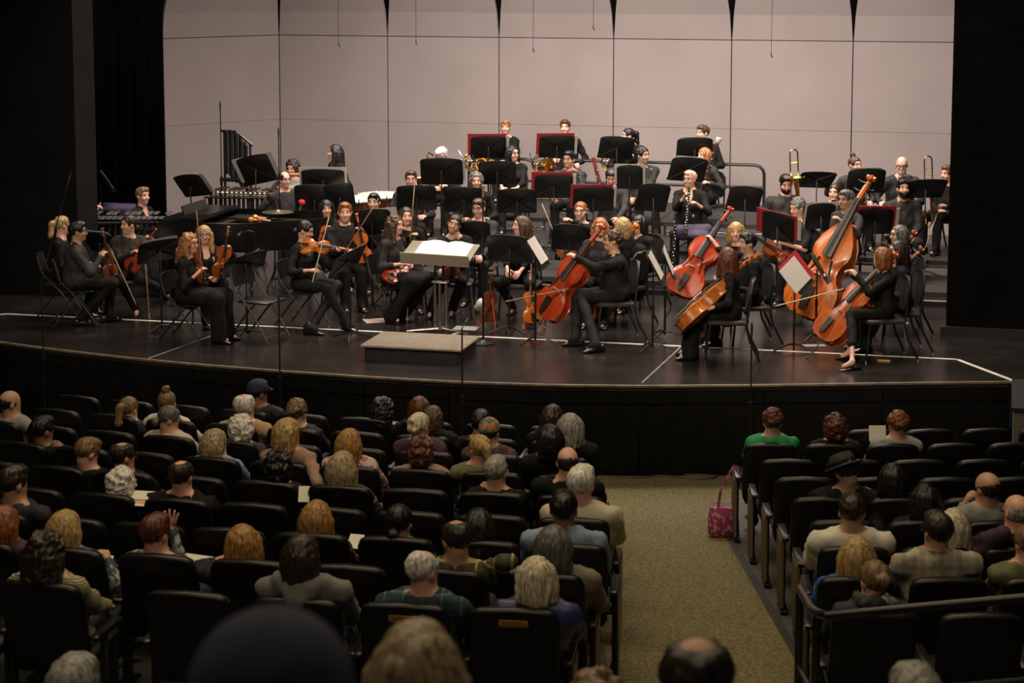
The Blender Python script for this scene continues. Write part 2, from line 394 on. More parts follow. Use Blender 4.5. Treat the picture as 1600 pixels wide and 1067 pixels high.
    if wavy: V = ruffle(V, Q, .0045, .03, seed+5)
    else:
        th = np.arctan2(V[:, 0], V[:, 1]+.02); rad = np.hypot(V[:, 0], V[:, 1]+.02)+1e-6
        g = .0022*np.sin(th*26+V[:, 2]*22+seed)+.003*np.sin(th*11+V[:, 2]*12+2*seed)+.0014*np.sin(th*47-V[:, 2]*15)
        g = g*np.clip(rad/.05, 0, 1); V = V.copy(); V[:, 0] += g*V[:, 0]/rad; V[:, 1] += g*(V[:, 1]+.02)/rad
        V = ruffle(V, Q, .0022, .06, seed+9)
    CACHE[key] = (V, Q); return V, Q
HM = {}
def hair_obj(style, color, bangs, seed, step, parent, M):
    k = (style, color, bangs, seed, step)
    if k in HM: o = bpy.data.objects.new('hair', HM[k]); COL.objects.link(o); o.parent = parent
    else:
        V, Q = hair_geo(style, bangs, seed, step); o = link_quads('hair', V, Q, hair_m(color), parent); HM[k] = o.data
    o.matrix_local = M; return o
def shared(key, fn, parent, M, name):
    if key in HM: o = bpy.data.objects.new(name, HM[key]); COL.objects.link(o); o.parent = parent
    else: o = fn(); o.parent = parent; HM[key] = o.data
    o.matrix_local = M; return o
def eye_geo():
    b = MB(); b.ball((0, 0, 0), (.016, .009, .0095), 8, 5); b.mi = 1; b.ball((0, .0062, 0), (.0075, .0045, .0085), 8, 5)
    return b.build('eye', [EYEW(), EYED()])
def brow_geo(col):
    b = MB(); b.tube([(-.019, -.004, -.003), (-.005, .002, .003), (.008, .003, .004), (.019, -.003, -.001)], [.003, .0045, .0045, .003], 5)
    return b.build('eyebrow', hair_m(col))
def mouth_geo(smile, k):
    b = MB(); z = .006 if smile else 0
    b.tube([(-.026, -.012, z), (-.012, -.001, 0), (0, .002, -.001), (.012, -.001, 0), (.026, -.012, z)], [.003, .006, .007, .006, .003], 6)
    if smile: b.mi = 1; b.tube([(-.016, .001, .001), (0, .0065, -.001), (.016, .001, .001)], .0035, 5)
    c = SKIN[k]; return b.build('mouth', [mat('lip_'+k, (c[0]*.72, c[1]*.42, c[2]*.42), .4, var=.05), EYEW()])
def glasses_geo():
    b = MB()
    for s in (-1, 1):
        b.torus(.024, .0032, 14, 5, Matrix.Translation((s*.033, .098, .01)) @ Matrix.Rotation(PI/2, 4, 'X'))
        b.tube([(s*.057, .096, .015), (s*.08, .07, .014), (s*.087, -.005, .01)], .0022, 5)
    b.tube([(-.009, .1, .014), (0, .103, .016), (.009, .1, .014)], .0022, 5)
    return b.build('glasses', mat('glasses_frame', (.02, .016, .014), .3))
def shoe_geo(kind='shoe'):
    b = MB(); R = []
    for y, w, h in ((-.085, .026, .06), (-.065, .042, .095), (-.01, .043, .105), (.05, .045, .085), (.1, .05, .06), (.15, .043, .042), (.185, .022, .026)):
        if kind == 'flat': h *= .45; w *= .9
        if kind == 'boot': h *= 1.0 + (.45 if y < .0 else .25 if y < .06 else 0)
        R.append([(w*math.cos(a), y, h*.5+h*.5*math.sin(a)) for a in [2*PI*i/10+PI/10 for i in range(10)]])
    b.rings(R); return b.build('shoe', SHOE())
def hand_tubes(mb, w, d, n, side, curl=.55, spread=0.0, s=1.0):
    d = Vector(d).normalized(); n = Vector(n); n = (n-d*n.dot(d)).normalized(); u = d.cross(n)*side
    for off, L in ((.029, .068), (.010, .078), (-.010, .073), (-.028, .057)):
        p = w+d*(.082*s)+u*(off*s); dd = (d+u*(off*spread*14)).normalized(); P = [w+d*(.055*s)+u*(off*.9*s), p]; a = 0
        for i, f in enumerate((.45, .32, .23)):
            a += curl*(.8 if i == 0 else 1); q = dd*math.cos(a)+n*math.sin(a); P.append(P[-1]+q*(L*f*s))
        mb.tube(P, [.0095*s, .0095*s, .0085*s, .0075*s, .0055*s], 6)
    t = (d*.75+u*(.75+spread*.5)+n*.35*(1-spread)).normalized(); p0 = w+d*(.02*s)+u*(.018*s); p1 = p0+t*(.045*s); t2 = (t+d*.5-u*.25*(1-spread)+n*.3*curl).normalized()
    mb.tube([p0, p1, p1+t2*(.03*s), p1+t2*(.052*s)], [.014*s, .0115*s, .0095*s, .007*s], 6)
def ik(Sh, T, L1, L2, pole):
    v = T-Sh; D = v.length
    if D > .985*(L1+L2): v = v*(.985*(L1+L2)/D); D = v.length; T = Sh+v
    D = max(D, .12); n = v.normalized(); a = (L1*L1-L2*L2+D*D)/(2*D); h = math.sqrt(max(0, L1*L1-a*a))
    p = Vector(pole); p = p-n*p.dot(n)
    return Sh+n*a+p.normalized()*h, T
WHO = []
def person(label, Hw, floor, H, Y, pitch=0, roll=0, stand=False, lean=.04, sex='m', skin='fair', hair=('short', 'brown'), bangs=False, top='black', bottom='black', legs='trousers',
           sleeve='long', R=None, L=None, glasses=False, beard=None, fat=0.0, smile=False, face=True, lo=False, tuck=0.0, collar=False, shoes='shoe', hs=1.0, curl=(.6, .6), wave=None, feet=None,
           hood=False, hat=None, seat=.46, group=None, name='person', vneck=False, bow=False, knee=(.12, .12), scarf=None):
    fw = hdir(H); Hw = Vector(Hw)
    gs = .93 if not lo else .95
    base = Vector((Hw.x, Hw.y, 0))-fw*lean*gs; base.z = floor
    M = pose(base, H) @ Matrix.Scale(gs, 4); Mi = M.inverted()
    root = thing(name, label, 'person', M, group)
    sc = 1.0 if sex == 'm' else .94
    hz = (Hw.z-floor)/gs; hc = Vector((0, lean, hz))
    MhR = Matrix.Rotation(math.radians(Y-H), 3, 'Z') @ Matrix.Rotation(math.radians(pitch), 3, 'X') @ Matrix.Rotation(math.radians(roll), 3, 'Y')
    hsc = hs*(1.0 if sex == 'm' else .96)
    Mh = Matrix.Translation(hc) @ MhR.to_4x4() @ Matrix.Scale(hsc, 4)
    Rn = np.array(MhR)
    hp = lambda x, y, z: np.array(Mh @ Vector((x, y, z)))
    hr = lambda *r: tuple(x*hsc for x in r)
    N = Vector((0, lean*.85-.02, hz-.18*hsc)) if not lo else Vector((0, lean*.85-.03, hz-.148*hsc))            # base of the neck
    pz = (.93*sc if stand else seat+.1)
    pz = min(pz, N.z-.36)
    sw = (.185 if sex == 'm' else .158)*(1+fat*.25)*(1.08 if lo else 1); sz = N.z-(.055 if not lo else .045)
    ly = N.y-.005; P0 = Vector((0, 0, pz))
    if not stand and lean < -.02: P0.y = 0
    chz = pz+(sz-pz)*.68; chy = ly*.7
    tw = (.165 if sex == 'm' else .145)*(1+fat); td = (.115 if sex == 'm' else .1)*(1+fat*1.1)
    tor = [e_((0, 0, pz), (tw*1.03 if sex == 'm' else .17*(1+fat), td*1.1, .12), .05),
           e_((0, chy*.5+.01+fat*.06, pz+(chz-pz)*.5), (tw*.92, td*(1.0+fat*.6), (chz-pz)*.62), .06),
           e_((0, chy, chz), (tw*1.02, td, (sz-chz)+.09), .06),
           c_((-sw, ly, sz), (sw, ly, sz), .052, .052, .06)]
    if sex == 'f': tor += [e_((s*.068, chy+td*.8, chz-.0), (.062, .055, .062), .03) for s in (-1, 1)]
    trap = [c_(N+Vector((0, 0, .03)), (s*.12, ly, sz+.022), .045, .035, .05) for s in (-1, 1)]
    # arms
    arms = {}; L1, L2 = .29*sc, .255*sc
    for key, s, T in (('R', 1, R), ('L', -1, L)):
        Sh = Vector((s*(sw+.012), ly, sz-.012))
        if T is None: T = Vector((s*.15, .33, pz+.11)) if not stand else Vector((s*(sw+.1), .08, pz-.08))
        else: T = Mi @ Vector(T)
        mid = (Sh+T)*.5+Vector((s*.1, -.05, -.12)); dv = (T-mid).normalized()
        El, W = ik(Sh, T-dv*.07*sc, L1, L2, (s*.55, -.35, -.75))
        if key == wave: El = Sh+Vector((s*.05, .1, -.24)); W = T-Vector((0, 0, .07))
        arms[key] = (Sh, El, W, s)
    body = [] if False else list(tor)+trap
    body += [c_(hp(0, -.02, -.06), N+Vector((0, .0, -.02)), .054*hsc, .06*hsc, .025)]
    # head
    body += [e_(hp(0, -.012, .03), hr(.0765, .097, .086), .03, Rn), e_(hp(0, .02, -.045), hr(.06, .07, .074), .04, Rn), c_(hp(0, .06, -.09), hp(0, .06, -.093), .024*hsc, .024*hsc, .03)]
    body += [e_(hp(s*.079, -.01, -.01), hr(.011, .021, .032), .01, Rn) for s in (-1, 1)]
    if face:
        body += [c_(hp(0, .086, .012), hp(0, .105, -.03), .009*hsc, .0145*hsc, .012), c_(hp(-.035, .07, .034), hp(.035, .07, .034), .013*hsc, .013*hsc, .02)]
        body += [e_(hp(s*.038, .064, -.03), hr(.024, .024, .022), .02, Rn) for s in (-1, 1)]
    fing = MB(); hb = []
    for key in 'RL':
        Sh, El, W, s = arms[key]
        k2 = (1+fat*.4)*(1 if sex == 'm' else .88)
        body += [c_(Sh, El, .046*k2, .038*k2, .03), c_(El, W, .037*k2, .025*k2, .02)]
        d = (W-El).normalized(); n = Vector((-s*.5, .25, -.8))
        if key == wave: d = Vector((0, .05, 1)); n = Vector((0, -1, 0)); n = Vector((0, 1, 0))
        n = (n-d*n.dot(d)).normalized(); u = d.cross(n)
        Rm = np.array([[u.x, d.x, n.x], [u.y, d.y, n.y], [u.z, d.z, n.z]])
        body.append(e_(W+d*.05*sc, (.041*sc, .055*sc, .017*sc), .02, Rm))
        hand_tubes(fing, W, d, n, s, curl[0 if key == 'R' else 1], 1.0 if key == wave else .15, sc)
        hb.append((np.array(W+d*.05)-.07, np.array(W+d*.05)+.07, .02 if not lo else .02))
    # legs
    shz = []; lg = []
    for s in (1, -1):
        hipx = s*.09
        if stand: kn = Vector((s*.1, .03, pz*.52)); an = Vector((s*.1, -.01, .09)); fd = Vector((s*.15, 1, 0))
        else:
            kx = knee[0] if s > 0 else knee[1]
            kn = Vector((s*kx, .44*sc, seat+.065)); tk = tuck if not isinstance(tuck, tuple) else tuck[0 if s > 0 else 1]
            an = Vector((s*(kx*.95), .44*sc+.03-tk, .085)); fd = Vector((s*.18, 1, 0))
            if feet and feet[0 if s > 0 else 1] is not None: f = Mi @ Vector(feet[0 if s > 0 else 1]); an = Vector((f.x, f.y-.05, .085))
        lg.append((Vector((hipx, .02, pz-.03)), kn, an, s))
        shz.append((an, fd.normalized()))
        if not lo: body += [c_((hipx, .0, pz-.04), kn, .055, .04, .04), c_(kn, an, .042, .029, .03), c_(an, an+Vector((0, .1, -.045)), .034, .026, .03)]
    fine = [(np.array(hc)-.15, np.array(hc)+.15, .0095 if not lo else .0135)]+(hb if not lo else [])
    V, Q = sdf_mesh(body, .026 if not lo else .03, fine)
    link_quads('body', V, Q, skin_m(skin), root, (fing.V, fing.F))
    # upper clothing
    g = .013; up = []
    for p in tor:
        up.append(('c', p[1], p[2], p[3]+g, p[4]+g, p[5]) if p[0] == 'c' else ('e', p[1], p[2]+g, p[3], 0, p[5]))
    up += [c_(N+Vector((0, -.035, -.015)), (s*.12, ly, sz+.022), .03, .048, .05) for s in (-1, 1)]
    sub = [e_(N+Vector((0, .0, .075)), (.068, .07, .075), .01, sub=True)]
    if vneck: sub += [e_(N+Vector((0, .09, -.035)), (.05, .07, .1), .01, sub=True)]
    for key in 'RL':
        Sh, El, W, s = arms[key]; k2 = (1+fat*.4)*(1 if sex == 'm' else .9)
        if sleeve == 'none': continue
        if sleeve == 'short': up.append(c_(Sh, Sh.lerp(El, .8), .062*k2, .058*k2, .03)); continue
        up.append(c_(Sh, El, .06*k2, .053*k2, .03))
        f = 1.0 if sleeve == 'long' else .55
        up.append(c_(El, El.lerp(W, f), .052*k2, (.052*k2+((.038 if sex == 'm' else .035)-.052*k2)*f), .02))
    if collar:
        ring = [N+Vector((.068*math.sin(a), .062*math.cos(a)+.004, .034-.028*math.cos(a))) for a in [math.radians(t) for t in range(25, 336, 31)]]
        sub += [c_(ring[i], ring[i+1], .016, .016, .01) for i in range(len(ring)-1)]
    if hood: up += [c_((-.12, ly-.04, sz+.05), (-.03, ly-.12, sz-.03), .045, .05, .04), c_((.12, ly-.04, sz+.05), (.03, ly-.12, sz-.03), .045, .05, .04), c_((-.06, ly-.085, sz+.04), (.06, ly-.085, sz+.04), .05, .05, .04), c_((-.13, ly+.02, sz+.045), (-.12, ly-.04, sz+.05), .035, .045, .03), c_((.13, ly+.02, sz+.045), (.12, ly-.04, sz+.05), .035, .045, .03)]
    if not lo: up += [e_((0, .0, pz+.01), (tw*1.1+.012 if sex == 'm' else .178*(1+fat)+.012, td*1.15+.016, .13), .04)]
    if legs == 'gown': up += [e_((0, .03, pz-.05), (.2, .16, .14), .05)]
    V, Q = sdf_mesh(up+sub, .021 if not lo else .0225); sd = sum(map(ord, label)) % 997
    V = ruffle(ruffle(V, Q, .006, .12, sd, .6), Q, .003, .05, sd+1, .6)
    link_quads('jacket' if top in ('charcoal', 'taupe', 'blue', 'tan') else 'shirt', V, Q, CL[top](), root)
    # lower clothing
    if lo:
        if 'lower' not in HM:
            Pz = .53; lw = [e_((0, 0, Pz), (.175, .13, .12), .05)]
            for s in (1, -1): lw += [c_((s*.09, .02, Pz-.03), (s*.11, .42, .5), .085, .066, .05), c_((s*.11, .42, .5), (s*.11, .43, .1), .064, .055, .03)]
            V, Q = sdf_mesh(lw, .03); o = link_quads('trousers', V, Q, CL['navy'](), root); HM['lower'] = o.data
        else:
            o = bpy.data.objects.new('trousers', HM['lower']); COL.objects.link(o); o.parent = root
    else:
        lw = [e_((0, 0, pz-.01), (tw*1.03+.018 if sex == 'm' else .185*(1+fat), td*1.1+.018, .12), .05)]
        for hip, kn, an, s in lg:
            if legs in ('gown', 'skirt'): lw += [c_(hip, kn, .105, .085, .1), c_(kn, an+Vector((0, .0, .0)), .085, .1, .1)]
            elif legs == 'slim': lw += [c_(hip, kn, .084, .063, .05), c_(kn, an, .061, .05, .03)]
            elif legs == 'capri': lw += [c_(hip, kn, .084, .063, .05), c_(kn, kn.lerp(an, .62), .06, .055, .03)]
            else: lw += [c_(hip, kn, .09*(1+fat*.4), .07, .05), c_(kn, an+Vector((0, 0, -.0)), .066, .06, .03)]
        if shoes != 'flat' and legs in ('trousers', 'slim'):
            lw += [c_(an, an+Vector((0, .075, -.03)), .048, .04, .02) for hip, kn, an, s in lg]
        V, Q = sdf_mesh(lw, .023); V = ruffle(V, Q, .005, .09, sd+2, .3)
        link_quads('skirt' if legs in ('gown', 'skirt') else 'trousers', V, Q, CL[bottom](), root)
    for an, fd in shz:
        shared('shoe'+shoes, lambda: shoe_geo(shoes), root, Matrix.Translation((an.x, an.y-.02, .0)) @ Matrix.Rotation(math.atan2(-fd.x, fd.y), 4, 'Z'), 'shoe')
    # head features
    st, col = hair
    if lo: st = {'long': 'mid', 'curlylong': 'curlymid'}.get(st, st)
    if st != 'none': hair_obj(st, col, bangs, 1+(sum(map(ord, label)) % 3), .0115 if not lo else .0105, root, Mh)
    if face:
        for s in (-1, 1):
            shared('eye', eye_geo, root, Mh @ Matrix.Translation((s*.032, .073, .008)) @ Matrix.Rotation(-s*.22, 4, 'Z'), 'eye')
            bc = col if col not in ('white', 'platinum', 'rose', 'blond') else 'light'
            shared('brow'+bc, lambda: brow_geo(bc), root, Mh @ Matrix.Translation((s*.034, .0855, .034)) @ Matrix.Rotation(-s*.3, 4, 'Z') @ Matrix.Scale(s, 4, (1, 0, 0)), 'eyebrow')
        shared('mouth%d%s' % (smile, skin), lambda: mouth_geo(smile, skin), root, Mh @ Matrix.Translation((0, .0885, -.062)), 'mouth')
    if beard:
        k = 'beard'
        if k not in CACHE:
            CACHE[k] = sdf_mesh([e_((0, .022, -.052), (.068, .077, .08), .02), e_((0, .05, -.1), (.04, .04, .035), .02), e_((0, .0, .07), (.12, .13, .1), .01, sub=True), e_((0, .1, .0), (.06, .06, .052), .01, sub=True), e_((0, .108, -.062), (.026, .02, .009), .004, sub=True), e_((0, -.075, -.05), (.1, .06, .14), .01, sub=True)], .01)
        if (k, beard) in HM: o = bpy.data.objects.new('beard', HM[(k, beard)]); COL.objects.link(o); o.parent = root
        else: o = link_quads('beard', *CACHE[k], hair_m(beard), root); HM[(k, beard)] = o.data
        o.matrix_local = Mh
    if glasses: shared('glasses', glasses_geo, root, Mh, 'glasses')
    if bow:
        b = MB(); [b.prism([(0, .006), (s*.045, .022), (s*.045, -.022), (0, -.006)][::s], -.008, .008, .002, Matrix.Translation(N+Vector((0, .075, .0))) @ Matrix.Rotation(PI/2, 4, 'X')) for s in (1, -1)]
        b.ball(N+Vector((0, .078, 0)), .011, 8, 5); b.build('bow_tie', CL['black'](), root)
    if scarf:
        rg = [N+Vector((.085*math.sin(a), .08*math.cos(a), .03-.02*math.cos(a)+.008*math.sin(3*a))) for a in [2*PI*i/12 for i in range(13)]]
        V, Q = sdf_mesh([c_(rg[i], rg[i+1], .034, .034, .02) for i in range(12)], .014); link_quads('scarf', ruffle(V, Q, .005, .05, 3), Q, CL[scarf](), root)
    if hat: hat(root, Mh)
    root['M'] = 0; del root['M']
    return root, M, N, arms
# ------------------------------------------------------------------ the setting
BLACKW = mat('black_flat_paint', (.003, .003, .003), .9, var=.4, scale=3, spec=.08)
def strip(name, pts_bottom, pts_top, m, thick=.04, smooth=False):
    """a wall made of vertical faces along a polyline, with thickness behind"""
    n = len(pts_bottom); F = []; V = list(pts_bottom)+list(pts_top)
    d = []
    for i in range(n):
        a = Vector(pts_bottom[max(i-1, 0)]); b = Vector(pts_bottom[min(i+1, n-1)]); t = (b-a).normalized(); d.append(Vector((-t.y, t.x, 0))*thick)
    V += [Vector(p)+q for p, q in zip(pts_bottom, d)]+[Vector(p)+q for p, q in zip(pts_top, d)]
    for i in range(n-1):
        F += [(i, i+1, n+i+1, n+i), (2*n+i+1, 2*n+i, 3*n+i, 3*n+i+1), (n+i, n+i+1, 3*n+i+1, 3*n+i), (i+1, i, 2*n+i, 2*n+i+1)]
    F += [(0, n, 3*n, 2*n), (n-1, 3*n-1, 4*n-1, 2*n-1)]
    return link_mesh(name, [tuple(v) for v in V], F, m, None, smooth)
# stage deck: gloss-worn black boards, curved front edge
EDGE = [(-9.5, 2.2), (-7.4, .95), (-6.1, .42), (-4.84, .02), (-4.22, -.17), (-3.12, -.42), (-2.33, -.55), (-1.32, -.66), (-.4, -.71), (.5, -.72), (1.52, -.63), (2.4, -.46), (3.6, -.12), (4.74, .25), (5.98, .63)]
EDGE3 = [hall(u, v) for u, v in EDGE]
deckm = mat('black_stage_deck', (.009, .0075, .007), .24, col2=(.022, .018, .0165), scale=2.2, bump=.04, spec=.55, lo=.3, hi=.75)
back = [hall(9.5, .6), hall(9.5, 12.6), hall(-9.5, 12.6)]
poly = EDGE3+back
V = [tuple(p) for p in poly]+[(p.x, p.y, -.06) for p in poly]; n = len(poly)
struct(link_mesh('floor_stage', V, [tuple(range(n)), tuple(range(2*n-1, n-1, -1))]+[(i, n+i, n+(i+1) % n, (i+1) % n) for i in range(n)], deckm, None, False))
# worn edge strip along the deck front, as separate lengths
edgem = mat('worn_wood_edge', (.13, .095, .06), .6, var=.3, scale=9)
root = thing('stage_edging', 'thin worn tan edging strip along the curved stage front', 'trim'); root['kind'] = 'structure'
for i in range(len(EDGE3)-1):
    a, b = EDGE3[i], EDGE3[i+1]; mb = MB(); d = (b-a).normalized(); nrm = Vector((d.y, -d.x, 0))*.012
    mb.add([a+Vector((0, 0, -.02)), b+Vector((0, 0, -.02)), b+Vector((0, 0, .004)), a+Vector((0, 0, .004)), a-nrm*1.2+Vector((0, 0, .004)), b-nrm*1.2+Vector((0, 0, .004)), a+nrm+Vector((0, 0, -.02)), b+nrm+Vector((0, 0, -.02)), b+nrm+Vector((0, 0, .0)), a+nrm+Vector((0, 0, .0))],
           [(6, 7, 8, 9), (9, 8, 2, 3), (3, 2, 5, 4), (0, 6, 9, 3), (7, 1, 2, 8)])
    mb.build('edging_strip', edgem, root, False)
# black fascia panels under the deck
FL0 = -.93
fasm = mat('black_fascia_panel', (.004, .0038, .0035), .7, var=.3, scale=5, spec=.15)
root = thing('wall_stage_fascia', 'black panelled fascia below the curved stage edge', 'wall'); root['kind'] = 'structure'
for i in range(len(EDGE3)-1):
    a, b = EDGE3[i], EDGE3[i+1]; d = (b-a).normalized(); g = .006
    a2, b2 = a+d*g, b-d*g; nrm = Vector((d.y, -d.x, 0)); inn = -nrm*.05
    for (z0, z1, off) in ((FL0, -.2, 0), (-.19, -.03, .012)):
        mb = MB(); A, B = a2+nrm*(off-.02), b2+nrm*(off-.02)
        mb.add([A+Vector((0, 0, z0)), B+Vector((0, 0, z0)), B+Vector((0, 0, z1)), A+Vector((0, 0, z1)), A+inn+Vector((0, 0, z0)), B+inn+Vector((0, 0, z0)), B+inn+Vector((0, 0, z1)), A+inn+Vector((0, 0, z1))],
               [(0, 1, 2, 3), (5, 4, 7, 6), (3, 2, 6, 7), (1, 0, 4, 5), (0, 3, 7, 4), (2, 1, 5, 6)])
        mb.build('fascia_panel', fasm, root, False)
# white tape line across the deck, with its angled returns, and the two panel joints that run to the edge
tapem = mat('white_floor_tape', (.62, .58, .52), .6, var=.12, scale=8); jointm = mat('pale_deck_joint', (.2, .18, .15), .7, var=.3, scale=12)
def tape(name, a, b, wd, m, label):
    a, b = Vector(a), Vector(b); d = (b-a).normalized(); s = Vector((-d.y, d.x, 0))*wd/2; z = Vector((0, 0, .0025))
    o = link_mesh(name, [tuple(p) for p in (a-s, b-s, b+s, a+s, a-s+z, b-s+z, b+s+z, a+s+z)], [(4, 5, 6, 7), (0, 1, 5, 4), (1, 2, 6, 5), (2, 3, 7, 6), (3, 0, 4, 7)], m, None, False)
    o['kind'] = 'structure'; o['label'] = label; o['category'] = 'marking'; return o
tape('floor_tape_line', hall(-5.58, 1.57), hall(5.42, 1.6), .05, tapem, 'long white tape line across the black stage floor')
tape('floor_tape_line', hall(5.42, 1.6), hall(6.0, .66), .05, tapem, 'short slanted white tape line by the grey side wall')
tape('floor_tape_line', hall(-5.58, 1.57), hall(-6.4, .9), .05, tapem, 'short slanted white tape line by the dark wing')
tape('floor_joint_line', at_z(232, 560, 0), at_z(372, 510, 0), .018, jointm, 'pale joint line running to the stage edge by the violin chairs')
tape('floor_joint_line', at_z(1003, 598, 0), at_z(1066, 540, 0), .018, jointm, 'pale joint line running to the stage edge by the cello stands')
# concert shell: wide pale panels with seams, upper row leaning forward and tapering
shellm = mat('pale_shell_panel', (.27, .232, .226), .6, var=.04, scale=1.3, spec=.3)
root = thing('wall_shell', 'pale taupe orchestra shell of wide panels behind the players', 'wall'); root['kind'] = 'structure'
SE = [-5.63+1.84*i for i in range(9)]
WV = 10.9
def shell_panel(u0, v0, u1, v1, z0, z1, lean=0.0, taper=0.0):
    g = .008; a, b = hall(u0, v0), hall(u1, v1); d = (b-a).normalized(); nr = Vector((d.y, -d.x, 0)); a, b = a+d*g, b-d*g
    K = 7; L = []; Rr = []
    for i in range(K):
        t = i/(K-1); z = z0+(z1-z0)*t; ins = taper*(t**1.6); f = nr*(lean*t*t)
        L.append(a+d*ins+f+Vector((0, 0, z))); Rr.append(b-d*ins+f+Vector((0, 0, z)))
    th = -nr*.06; V = L+Rr+[p+th for p in L]+[p+th for p in Rr]; F = []
    for i in range(K-1):
        F += [(i, K+i, K+i+1, i+1), (2*K+i, 2*K+i+1, 3*K+i+1, 3*K+i), (i, i+1, 2*K+i+1, 2*K+i), (K+i+1, K+i, 3*K+i, 3*K+i+1)]
    F += [(0, 2*K, 3*K, K), (K-1, 2*K-1, 4*K-1, 3*K-1)]
    o = link_mesh('shell_panel', [tuple(p) for p in V], F, shellm, root, False); return o
cols = [(-6.92, 9.2, -5.63, WV)]+[(SE[i], WV, SE[i+1], WV) for i in range(8)]
for (u0, v0, u1, v1) in cols:
    shell_panel(u0, v0, u1, v1, .0, 1.545); shell_panel(u0, v0, u1, v1, 1.549, 2.908); shell_panel(u0, v0, u1, v1, 2.92, 5.2, .9, .42)
struct(link_mesh('wall_back', *(lambda P: (P, [(0, 1, 2, 3)]))([tuple(hall(-12, 12.6, 0)), tuple(hall(12, 12.6, 0)), tuple(hall(12, 12.6, 9)), tuple(hall(-12, 12.6, 9))]), BLACKW, None, False))
# proscenium walls
def hbox(name, u0, u1, v0, v1, z0, z1, m, parent=None):
    V = [tuple(hall(u, v, z)) for z in (z0, z1) for u, v in ((u0, v0), (u1, v0), (u1, v1), (u0, v1))]
    return link_mesh(name, V, [(3, 2, 1, 0), (4, 5, 6, 7), (0, 1, 5, 4), (1, 2, 6, 5), (2, 3, 7, 6), (3, 0, 4, 7)], m, parent, False)
struct(hbox('wall_right', 5.26, 13, 2.95, 3.25, 0, 9, BLACKW))
struct(hbox('baseboard_right', 5.2, 13, 2.9, 2.95, 0, .1, mat('black_base_trim', (.009, .0085, .008), .7, var=.2, scale=5)))
struct(hbox('wall_left', -14, -5.28, 2.85, 3.42, 0, 9, mat('black_wing_wall', (.005, .005, .005), .85, var=.25, scale=3, spec=.15)))
# soft black curtains with hanging folds in the wings
curm = mat('black_velour_curtain', (.0025, .0025, .0027), .95, spec=.05, var=.3, scale=3, stretch=(3, 3, .2))
def curtain(name, a, b, z1, label, amp=.07, folds=14):
    N_ = folds*8; pb, pt = [], []; d = (b-a); nr = Vector((d.y, -d.x, 0)).normalized()
    for i in range(N_+1):
        t = i/N_; q = a+d*t+nr*(amp*math.sin(2*PI*folds*t)+.3*amp*math.sin(2*PI*folds*2.3*t+1)); pb.append(q+Vector((0, 0, .02))); pt.append(q+Vector((0, 0, z1)))
    o = strip(name, pb, pt, curm, .02, True); tag(o, label, 'curtain'); return o
curtain('stage_curtain', hall(-7.9, 4.6), hall(-6.86, 9.3), 8.5, 'black folded wing curtain beside the pale shell panels', .09, 12)
curtain('stage_curtain', hall(-9.4, 4.4), hall(-7.4, 4.7), 8.5, 'black folded curtain deep in the dark wing', .08, 10)
curtain('stage_curtain', hall(6.5, 8.2), hall(9.5, 8.0), 8.5, 'black wing curtain behind the trombone end of the riser', .08, 12)
# tan side block at the end of the apron
sidem = mat('tan_plaster_block', (.12, .105, .075), .8, var=.1, scale=5)
struct(hbox('wall_apron_side', 6.0, 9, -.6, .68, FL0, -.02, sidem)); struct(hbox('trim_apron_cap', 5.98, 9.02, -.62, .7, -.02, .012, mat('black_cap_trim', (.012, .012, .012), .5, var=.2)))
# ------------------------------------------------------------------ auditorium floor: a raked bowl around a centre far upstage
CX, CY = 3.05, 36.4
def zfl(r): return FL0 + max(0, r-18.3)*.1067
def pol(s, r, z=None):
    """s: metres along the row arc, r: radius of the row"""
    a = s/r; return Vector((CX + r*math.sin(a), CY - r*math.cos(a), zfl(r) if z is None else z))
def arc_floor(name, s0, s1, m, z_off=0.0, r0=15.4, r1=28.2, ns=14, nr=40, kind=True):
    V, F = [], []
    for i in range(nr+1):
        r = r0+(r1-r0)*i/nr
        for j in range(ns+1):
            s = s0+(s1-s0)*j/ns; p = pol(s, r); V.append((p.x, p.y, p.z+z_off))
    for i in range(nr):
        for j in range(ns):
            a = i*(ns+1)+j; F.append((a, a+ns+1, a+ns+2, a+1))
    o = link_mesh(name, V, F, m, None, True); o['kind'] = 'structure'; return o
carpm = mat('tan_fleck_carpet', (.074, .063, .032), .95, col2=(.225, .194, .105), scale=42, bump=.6, spec=.1, lo=.3, hi=.68)
concm = mat('grey_painted_concrete', (.06, .056, .046), .75, var=.15, scale=5)
arc_floor('floor_aisle', -2.44, -1.17, carpm, .004, 15.3)
arc_floor('floor_front_cross', -12, -2.44, carpm, .002, 15.2, 18.45, 30, 8); arc_floor('floor_front_cross', -1.17, 6, carpm, .002, 15.2, 18.0, 20, 8)
arc_floor('floor_seating', -13, -2.44, concm, 0, 18.2, 28.2, 30); arc_floor('floor_seating', -1.17, 6, concm, 0, 17.6, 28.2, 20)
arc_floor('trim_aisle_edge', -1.19, -1.13, mat('dark_aisle_edge', (.02, .018, .015), .7, var=.2), .012, 18.2, 28, 1)
# steep rear terrace (below the picture, carries the nearest listeners)
root = thing('floor_terrace', 'steep stepped rear terrace under the nearest listeners', 'floor'); root['kind'] = 'structure'
for y0, y1, z in ((5.9, 7.2, .72), (4.75, 5.9, 1.2), (3.3, 4.75, 1.66), (1.2, 3.3, 2.4), (-2, 1.2, 2.75)):
    mb = MB(); mb.box((0, (y0+y1)/2, (z-1.2)/2), (14, y1-y0, z+1.2), .01); mb.build('terrace_step', carpm, root, False)
# ceiling and side walls of the house, all outside the picture
struct(link_mesh('ceiling', [(-14, -3, 10), (14, -3, 10), (14, 36, 10), (-14, 36, 10)], [(0, 1, 2, 3)], BLACKW, None, False))
